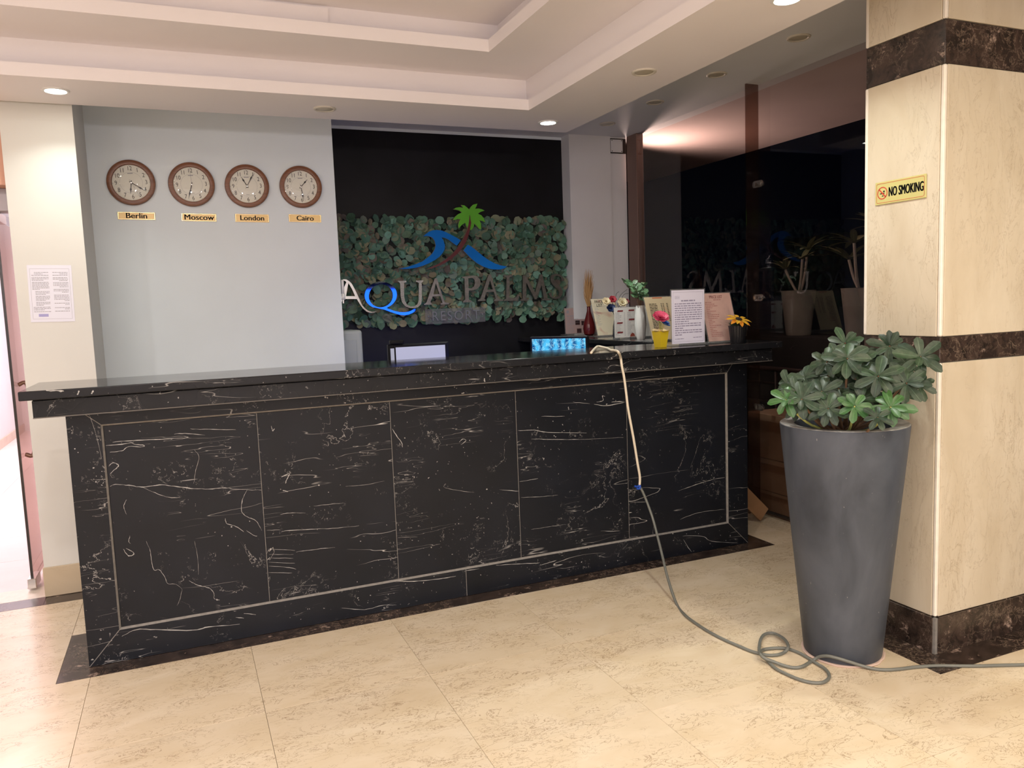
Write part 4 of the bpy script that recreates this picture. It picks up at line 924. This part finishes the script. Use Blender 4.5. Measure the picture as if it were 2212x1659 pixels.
def petal_flower(name, c, r, mat, parent, layers=4, per=6, up=Vector((0, -.5, .85))):
    bm = NB(); up = up.normalized(); u = up.orthogonal().normalized(); v = up.cross(u)
    for l in range(layers):
        f = l / max(1, layers - 1); n_ = per - (1 if l == layers - 1 else 0)
        for k in range(n_):
            a = 2 * math.pi * (k + .5 * l) / n_; d = u * math.cos(a) + v * math.sin(a); elev = R_(12 + 68 * f); L = r * (1 - .45 * f); wd = L * .95
            y = d * math.cos(elev) + up * math.sin(elev); s = up.cross(d); rows = []
            for i in range(4):
                t_ = i / 3; ww = wd * (.25, .8, 1.0, .45)[i] * .5; cur = up * (L * .12 * (t_ ** 2)) * (1 if f < .5 else -2)
                rows.append([bm.verts.new(Vector(c) + y * L * t_ + s * (ww * q_) + cur + up * (abs(q_) * ww * .3)) for q_ in (-1, 0, 1)])
            for i in range(3):
                for q_ in range(2): bm.faces.new((rows[i][q_], rows[i][q_ + 1], rows[i + 1][q_ + 1], rows[i + 1][q_])).smooth = True
    return finish(name, bm, mat, parent, False)
bq = hit(1322, 650, 1, 1.16)
t = thing('flower_bouquet', 'cream red and blue artificial roses behind the white menu', 'flowers', (3.19, 1.20, ZC))
lathe('vase', [(.022, 0), (.026, .01), (.022, .08), (.012, .13), (.014, .15), (.011, .148), (.008, .12)], plain('dark_glass_vase', (.02, .02, .03), .1), t, 24)
for nm, pxy, r, c in [('cream_rose', (1309, 649), .029, (.62, .52, .33)), ('red_rose', (1323, 645), .028, (.32, .02, .035)), ('blue_rose', (1320, 664), .034, (.012, .03, .11)), ('cream_peony', (1344, 651), .036, (.66, .58, .38)), ('dark_red_rose', (1352, 650), .024, (.16, .012, .02))]:
    p = hit(*pxy, 1, 1.16) - Vector((3.19, 1.20, ZC)); fo = petal_flower(nm, p - Vector((0, 0, r * .3)), r, plain(nm + '_petals', c, .6), t, 5, 6, Vector((-.25, -.85, .5)))
    bm = NB(); add_tube(bm, catmull([(0, 0, .13), (p.x * .5, p.y * .5 + .01, .13 + (p.z - .13) * .6), (p.x, p.y + .012, p.z - .01)], 4), .0018, 5); finish('stem', bm, M['leaf'], t)
bm = NB()
for (a_, b_) in (((1338, 642), (1355, 625)), ((1345, 640), (1358, 634)), ((1330, 640), (1337, 630))):
    p, q_ = hit(*a_, 1, 1.18) - Vector((3.19, 1.20, ZC)), hit(*b_, 1, 1.18) - Vector((3.19, 1.20, ZC)); add_tube(bm, catmull([(0, .01, .14), p, q_], 5), [.0016] * 11, 5)
finish('twig', bm, plain('dark_twig', (.05, .06, .05), .6), t)
t = thing('yellow_flower_pot', 'small yellow square pot with pink and blue flowers', 'flower pot', (2.752, .010, ZC))
bm = NB(); k0, k1, hgt = .022, .031, .085
vsb = [bm.verts.new((sx * k0, sy * k0, 0)) for sx, sy in ((-1, -1), (1, -1), (1, 1), (-1, 1))]; vst = [bm.verts.new((sx * k1, sy * k1, hgt)) for sx, sy in ((-1, -1), (1, -1), (1, 1), (-1, 1))]
vsi = [bm.verts.new((sx * (k1 - .003), sy * (k1 - .003), hgt)) for sx, sy in ((-1, -1), (1, -1), (1, 1), (-1, 1))]; vsj = [bm.verts.new((sx * (k0), sy * (k0), .06)) for sx, sy in ((-1, -1), (1, -1), (1, 1), (-1, 1))]
bm.faces.new(vsb[::-1]); bm.faces.new(vsj)
for A_, B_ in ((vsb, vst), (vst, vsi), (vsi, vsj)):
    for k in range(4): bm.faces.new((A_[k], A_[(k + 1) % 4], B_[(k + 1) % 4], B_[k]))
o = finish('pot', bm, plain('yellow_glaze', (.62, .46, .02), .3), t); o.rotation_euler = (0, 0, R_(12))
petal_flower('paper_wrap', (0, 0, .072), .050, plain('wrap_paper', (.66, .50, .26), .7), t, 2, 5, Vector((0, -.1, 1)))
petal_flower('pink_flower', (-.006, -.012, .150), .044, plain('pink_petals', (.62, .07, .16), .6), t, 5, 7, Vector((-.15, -.6, .75)))
petal_flower('blue_flower', (.030, .012, .118), .036, plain('blue_petals', (.02, .09, .36), .6), t, 4, 6, Vector((.4, -.4, .75)))
bm = NB()
for k in range(7): add_tube(bm, [(0, 0, .06), (rng.uniform(-.015, .02), rng.uniform(-.02, .01), rng.uniform(.11, .15))], .0016, 5)
finish('stem', bm, plain('straw_green', (.30, .30, .10), .7), t)
t = thing('sunflower_pot', 'small black fluted pot with an orange artificial sunflower', 'flower pot', (3.200, -.055, ZC))
lathe('pot', [(.034, 0), (.036, .004), (.047, .088), (.049, .094), (.046, .094), (.042, .07)], plain('black_fluted_plastic', (.008, .008, .010), .4), t, 72, wob=lambda a, z: 1 + .018 * math.cos(24 * a))
bm = NB()
for k in range(260):
    a = rng.uniform(0, 6.28); el = rng.uniform(.1, 1.3); L = rng.uniform(.03, .062); d = Vector((math.cos(a) * math.cos(el), math.sin(a) * math.cos(el), math.sin(el) * .6)); p0 = Vector((rng.uniform(-.02, .02), rng.uniform(-.02, .02), .088))
    add_tube(bm, [p0, p0 + d * L + Vector((0, 0, .008))], [.0012, .0004], 3)
o = finish('moss', bm, plain('dark_moss', (.022, .050, .026), .8), t); o['kind'] = 'stuff'
su = Vector((.02, -.40, .9)).normalized(); u_ = su.orthogonal().normalized(); v_ = su.cross(u_); sc = Vector((0, -.010, .126))
for k in range(14):
    a = 2 * math.pi * k / 14; d = u_ * math.cos(a) + v_ * math.sin(a); me = leafmesh('petal', .058, .026, .3, -.25, 4)
    me.materials.append(plain('sunflower_petal', (.75, .30 + .12 * (k % 2), .03), .5)); o = bpy.data.objects.new('petal', me); COL.objects.link(o); o.parent = t; o.matrix_local = orient(sc + d * .012, d + su * (.22 if k % 2 else .0), su)
bm = NB(); bmesh.ops.create_uvsphere(bm, u_segments=20, v_segments=10, radius=.018, matrix=Matrix.Translation(sc + su * .004) @ su.to_track_quat('Z', 'Y').to_matrix().to_4x4() @ Matrix.Diagonal((1, 1, .45, 1))); finish('seed_head', bm, plain('seed_brown', (.015, .008, .005), .8, bump=1, nscale=300), t, True)
bm = NB(); add_tube(bm, [(0, 0, .06), (0, 0, .10), sc], .003, 6); finish('stem', bm, M['leaf'], t)

# ------------------------------------------------------------------ cable
cab = thing('extension_cord', 'white and grey electric cord hanging over the black counter', 'cord', (0, 0, 0))
rc = .0062
Wp = [hit(x, y, 2, SLT + rc + h) for x, y, h in ((1277, 762, 0), (1284, 754, .004), (1291, 748.5, .008), (1301, 750, .004), (1312, 752.5, .0), (1320, 756.5, 0), (1329, 757.5, 0), (1335.5, 760.5, 0))]
Wp += [hit(x, y, 1, -.130 - rc - .001) for x, y in ((1340.5, 772), (1343, 790), (1348, 815), (1352, 845), (1357, 885), (1368, 945), (1377, 1000), (1382, 1030), (1381.5, 1048))]
bm = NB(); add_tube(bm, catmull(Wp, 6), rc, 10); finish('white_cable', bm, plain('cream_cable', (.72, .64, .50), .45), cab, True)
kp = hit(1379, 1051, 1, -.137)
bm = NB(); add_tube(bm, catmull([kp + Vector((-.022, 0, .004)), kp + Vector((-.006, 0, .0)), kp + Vector((.008, -.002, .006)), kp + Vector((.004, -.004, -.010)), kp + Vector((-.012, -.003, -.008))], 5), .0055, 8); finish('blue_tape', bm, plain('blue_tape', (.01, .06, .36), .4), cab, True)
Gp = [hit(1381, 1050, 1, -.137), hit(1388, 1062, 1, -.140), hit(1398, 1086, 1, -.155), hit(1410, 1120, 1, -.19), hit(1420, 1158, 1, -.245), hit(1430, 1198, 1, -.32), hit(1440, 1240, 1, -.41), hit(1452, 1280, 1, -.50), hit(1464, 1310, 1, -.58)]
def zc_(a, b, z=0.0): return hit(1600 + a / 8.508, 1320 + b / 8.508, 2, rc + z)
Gp += [hit(x, y, 2, rc) for x, y in ((1480, 1329), (1502, 1346), (1530, 1364), (1562, 1381))]
Gp += [zc_(*p) for p in ((0, 660), (180, 735), (340, 780), (500, 812), (680, 805), (800, 760))] + [zc_(868, 680, .012), zc_(855, 590, .014), zc_(780, 500, .012), zc_(650, 425, .008), zc_(530, 405, .006), zc_(430, 435, .006), zc_(370, 515, .008), zc_(345, 620, .012), zc_(342, 740, .014), zc_(390, 830, .013)]
Gp += [zc_(480, 900, .004)] + [zc_(*p) for p in ((560, 985), (650, 1060), (800, 1140), (1000, 1230), (1200, 1295), (1400, 1322), (1540, 1300), (1625, 1220), (1600, 1120), (1520, 1040), (1450, 1000), (1300, 905))]
Gp += [zc_(1150, 810), zc_(1000, 740), zc_(850, 692, 0), zc_(680, 682), zc_(500, 695, 0), zc_(390, 722, .002), zc_(352, 775, .025), zc_(440, 865, .020)]
Gp += [zc_(600, 930, .008), zc_(800, 1005, .002), zc_(980, 1042), zc_(1130, 1020, .003)]
def onpot(a, b):
    px_, py_ = 1600 + a / 8.508, 1320 + b / 8.508; best = None
    for k in range(400):                                                # first point of the sight line that touches the pot's flank
        s = 2.2 + k * .004; p = at_depth(px_, py_, s); rr = .142 + (.229 - .142) * max(0, p.z) / .9 + .012
        if math.hypot(p.x - 2.72, p.y + 1.255) < rr or p.z < rc: return p
    return p
Gp += [onpot(*p) for p in ((1250, 955), (1330, 905), (1420, 850), (1500, 828), (1620, 828), (1800, 872), (2000, 932), (2180, 990))]
Gp += [hit(x, y, 2, rc) for x, y in ((1886, 1444.5), (1914, 1447), (1945, 1445), (1978, 1441), (2023, 1438), (2070, 1438.5), (2115, 1438.5), (2165, 1437), (2212, 1436), (2270, 1434), (2330, 1431))]
bm = NB(); add_tube(bm, catmull(Gp, 5), rc, 10); finish('grey_cable', bm, plain('grey_cable', (.15, .155, .135), .4), cab, True)

# ------------------------------------------------------------------ big planter with shrub
PC = Vector((2.72, -1.255, 0))
pt = thing('potted_shrub', 'tall tapered grey planter with a leafy green shrub beside the pillar', 'potted plant', PC)
lathe('pot', [(.139, .004), (.142, .010), (.229, .892), (.229, .899), (.225, .902), (.176, .898), (.172, .89), (.166, .80)], M['pot'], pt, 72)
lathe('rim_top', [(.228, .9005), (.225, .9032), (.182, .9005), (.176, .8985)], plain('dusty_rim', (.26, .25, .23), .7, noise=.3, nscale=30), pt, 72, cap=False)
lathe('sealant', [(.150, .0005), (.152, .004), (.147, .007), (.140, .006)], plain('pink_sealant', (.62, .46, .38), .8), pt, 48, wob=lambda a, z: 1 + .015 * math.sin(7 * a) + .01 * math.sin(17 * a))
lathe('soil', [(.171, .84), (.172, .855), (.12, .862), (.001, .866)], M['soil'], pt, 32)
spat = lambda t: (.16 + .84 * math.sin(math.pi * min(1, .10 + t * .60)) ** 1.4) * (1 if t < .88 else math.sqrt(max(0.05, 1 - ((t - .88) / .125) ** 2)))
shl = [leafmesh('leaf', .068, .030, .28, -.16, 6, spat), leafmesh('leaf', .060, .028, .35, -.30, 6, spat), leafmesh('leaf', .074, .031, .22, -.05, 6, spat)]
for m_ in shl: m_.materials.append(M['leaf'])
shb = [leafmesh('leaf', .068, .030, .28, -.16, 6, spat), leafmesh('leaf', .060, .028, .35, -.25, 6, spat)]
for m_ in shb: m_.materials.append(M['leafbright'])
base = Vector((0, 0, .862))
ros = [(1698, 864, 2.80, 1, 1.0), (1732, 863, 2.78, 0, 1.15), (1786, 782, 2.86, 0, 1.0), (1830, 775, 2.78, 0, 1.25), (1826, 742, 2.92, 0, 1.0), (1775, 846, 2.80, 0, 1.15), (1789, 883, 2.74, 0, 1.05), (1812, 840, 2.84, 0, 1.05), (1846, 878, 2.70, 1, 1.0),
       (1848, 785, 2.82, 0, 1.05), (1790, 807, 2.92, 0, 1.0), (1825, 824, 2.90, 0, 1.05), (1922, 748, 2.86, 0, 1.1), (1988, 771, 2.74, 0, 1.25), (1897, 813, 2.72, 0, 1.3), (1958, 828, 2.72, 0, 1.25), (1870, 846, 2.78, 0, 1.05), (1924, 880, 2.66, 1, 1.2),
       (1860, 864, 2.74, 0, 1.0), (1918, 768, 2.92, 0, 1.0), (1952, 782, 2.90, 0, 1.1), (1905, 776, 2.94, 0, 1.05), (1985, 832, 2.76, 0, .85), (1896, 902, 2.64, 0, .8), (1850, 760, 2.96, 0, .95), (1812, 800, 2.98, 0, 1.0), (1752, 872, 2.86, 0, 1.0), (1880, 800, 2.94, 0, 1.0), (1720, 845, 2.88, 0, .9), (1940, 850, 2.84, 0, 1.0)]
nl = 0
for (rx, ry, dp, br, s) in ros:
    p = at_depth(rx, ry, dp) - PC
    face = (CAM - PC - p); face.normalize(); out = Vector((p.x, p.y, 0)); out = out.normalized() if out.length > .01 else Vector((0, 0, 1))
    ax = (face * .75 + Vector((0, 0, .55)) + out * .35 + Vector((rng.uniform(-.15, .15), rng.uniform(-.15, .15), rng.uniform(-.1, .1)))).normalized()
    u_ = ax.orthogonal().normalized(); v_ = ax.cross(u_); off = rng.uniform(0, 6.28); n_ = 10 if s > 1.04 else 9; s *= .92
    for k in range(n_):
        if nl >= 299: break
        inner = k >= n_ - 2; a = off + 2 * math.pi * k / (n_ - 2) + (0.4 if inner else 0) + rng.uniform(-.14, .14); d = u_ * math.cos(a) + v_ * math.sin(a)
        me = (shb if br else shl)[rng.randrange(2 if br else 3)]; o = bpy.data.objects.new('leaf', me); COL.objects.link(o); o.parent = pt; nl += 1
        o.matrix_local = orient(p + d * .004 + ax * (.006 if inner else 0), d + ax * (rng.uniform(.55, .9) if inner else rng.uniform(-.12, .25)), ax, s * (.7 if inner else rng.uniform(.88, 1.08)))
    mid = base + (p - base) * .5 + Vector((0, 0, -.03)) + out * .02
    bm = NB(); pts = catmull([base + Vector((rng.uniform(-.02, .02), rng.uniform(-.02, .02), 0)), mid, p - ax * .03, p], 5); m_ = len(pts) - 1
    add_tube(bm, pts, [.0062 - .0036 * i / m_ for i in range(m_ + 1)], 6); finish('stem', bm, M['stem'] if not br else plain('young_stem', (.40, .42, .12), .6), pt, True)

bm = NB(); uvd = bm.loops.layers.uv.new('UVMap')
for k in range(34):
    rx, ry = rng.uniform(1700, 1975), rng.uniform(770, 895)
    if ry < 800 and rx < 1780: rx += 100
    if ry > 850 and rx > 1940: rx -= 60
    p = at_depth(rx, ry, rng.uniform(2.86, 3.04)) - PC; face = (CAM - PC - p).normalized(); out = Vector((p.x, p.y, 0)).normalized()
    ax = (face * .7 + Vector((0, 0, .6)) + out * .4 + Vector((rng.uniform(-.3, .3), rng.uniform(-.3, .3), 0))).normalized(); u_ = ax.orthogonal().normalized(); v_ = ax.cross(u_); off = rng.uniform(0, 6.28)
    if p.x > .24: continue
    for j in range(9):
        a = off + 2 * math.pi * j / 9; d = u_ * math.cos(a) + v_ * math.sin(a); me = shl[j % 3]; mt = orient(p, d + ax * rng.uniform(-.15, .3), ax, rng.uniform(.75, 1.0))
        vv = [bm.verts.new(mt @ v.co) for v in me.vertices]
        for pg in me.polygons:
            f = bm.faces.new([vv[i] for i in pg.vertices]); f.smooth = True
            for lp, li in zip(f.loops, pg.loop_indices): lp[uvd].uv = me.uv_layers[0].data[li].uv
me = bpy.data.meshes.new('inner_leaves'); bm.to_mesh(me); bm.free(); me.materials.append(M['leaf'])
o = bpy.data.objects.new('inner_leaves', me); COL.objects.link(o); o.parent = pt; o['kind'] = 'stuff'

# ------------------------------------------------------------------ things by and beyond the glass
bm = NB(); P4 = [hit(1609, 1053, 1, .30), hit(1660, 1105, 1, .30), hit(1643, 1131, 1, .30), hit(1609, 1098, 1, .30)]
dz = .004 - min(p.z for p in P4); P4 = [p + Vector((0, 0, dz)) for p in P4]; add_prism(bm, P4, Vector((0, .018, 0)))
tag(finish('wood_offcut', bm, plain('raw_board', (.36, .20, .10), .7, noise=.1), None), 'tilted brown board offcut on the floor behind the counter end', 'board')
for (y0, y1, z0_, z1_, xd, lab) in [(-.25, .66, .002, .128, .42, 'flat brown cardboard box beyond the glass, lowest of its stack'), (-.20, .62, .131, .340, .40, 'brown cardboard box beyond the glass, middle of its stack'), (-.30, .66, .343, .63, .44, 'taller brown cardboard box beyond the glass, top of its stack')]:
    t = thing('cardboard_box', lab, 'box', (3.86, y0, z0_), 0, 'cardboard boxes beyond the glass')
    box('carton', 0, xd, 0, y1 - y0, 0, z1_ - z0_, M['cardboard'], t, .003)
    box('tape', -.0012, .0, 0.01, y1 - y0 - .01, (z1_ - z0_) * .62, (z1_ - z0_) * .85, plain('brown_tape', (.17, .085, .045), .35), t)
t = thing('balcony_railing', 'dark brown tube railing on the terrace beyond the glass', 'railing', (4.7, 0, 0))
for z, r in ((.812, .020), (.70, .009), (.55, .010), (.38, .009)): bm = NB(); add_tube(bm, [(0, -2.5, z), (0, 3.6, z)], r, 10); finish('rail', bm, M['railing'], t, True)
for k in range(9): bm = NB(); add_tube(bm, [(0, 1.34 + (k - 5) * .72, .0), (0, 1.34 + (k - 5) * .72, .81)], .012, 10); finish('post', bm, M['railing'], t, True)
struct(box('floor_terrace', XG + .02, 9, -8, 6, -.08, 0, plain('dark_paving', (.04, .036, .034), .7, noise=.2)))
struct(box('ceiling_eave', XG + .10, 5.25, -8, 4, 2.672, 2.90, plain('eave_paint', (.62, .50, .47), .6, noise=.06, nscale=2)))
struct(box('wall_planter', 5.15, 6.2, -2, 4.5, 0, 1.03, plain('dark_planter_wall', (.014, .013, .012), .9)))
struct(box('wall_garden', 8.8, 9, -8, 6, 0, 2.2, plain('garden_wall', (.02, .02, .025), .9)))
gl_ = leafmesh('leaf', .36, .075, .2, -.3, 7, lambda t: math.sin(math.pi * min(1, .08 + .90 * t)) ** .6); gl_.materials.append(M['leafdark'])
M['outpot'] = plain('pale_planter', (.20, .18, .15), .7, noise=.15, nscale=6)
for (y, lab, nhead, sc_) in ((1.90, 'pale planter with long leaved plant beyond the glass, nearest the fin', 3, .8), (1.22, 'pale planter with long leaved plant beyond the glass, nearest the pillar', 3, 1.0)):
    t = thing('garden_planter', lab, 'potted plant', (5.45, y, 1.0305), 0, 'garden planters beyond the glass')
    lathe('pot', [(.10, 0), (.105, .01), (.145, .385), (.150, .392), (.135, .392), (.13, .34)], M['outpot'], t, 32)
    lathe('soil', [(.131, .345), (.13, .36), (.001, .362)], M['soil'], t, 20)
    for h in range(nhead):
        a = 2 * math.pi * h / nhead + y; tip = Vector((.10 * math.cos(a), .16 * math.sin(a), .62 + .12 * h)) if sc_ > .9 else Vector((.08 * math.cos(a), .14 * math.sin(a), .58 + .08 * h))
        bm = NB(); add_tube(bm, catmull([(0, 0, .35), (tip.x * .6, tip.y * .6, .48), tip], 5), .012, 8); finish('stem', bm, plain('grey_branch', (.20, .17, .14), .8), t, True)
        for k in range(11):
            a2 = 2 * math.pi * k / 11 + h; d = Vector((math.cos(a2), math.sin(a2), rng.uniform(.2, 1.0))); o = bpy.data.objects.new('leaf', gl_); COL.objects.link(o); o.parent = t
            o.matrix_local = orient(tip, d, Vector((0, 0, 1)), sc_ * rng.uniform(.6, .85))
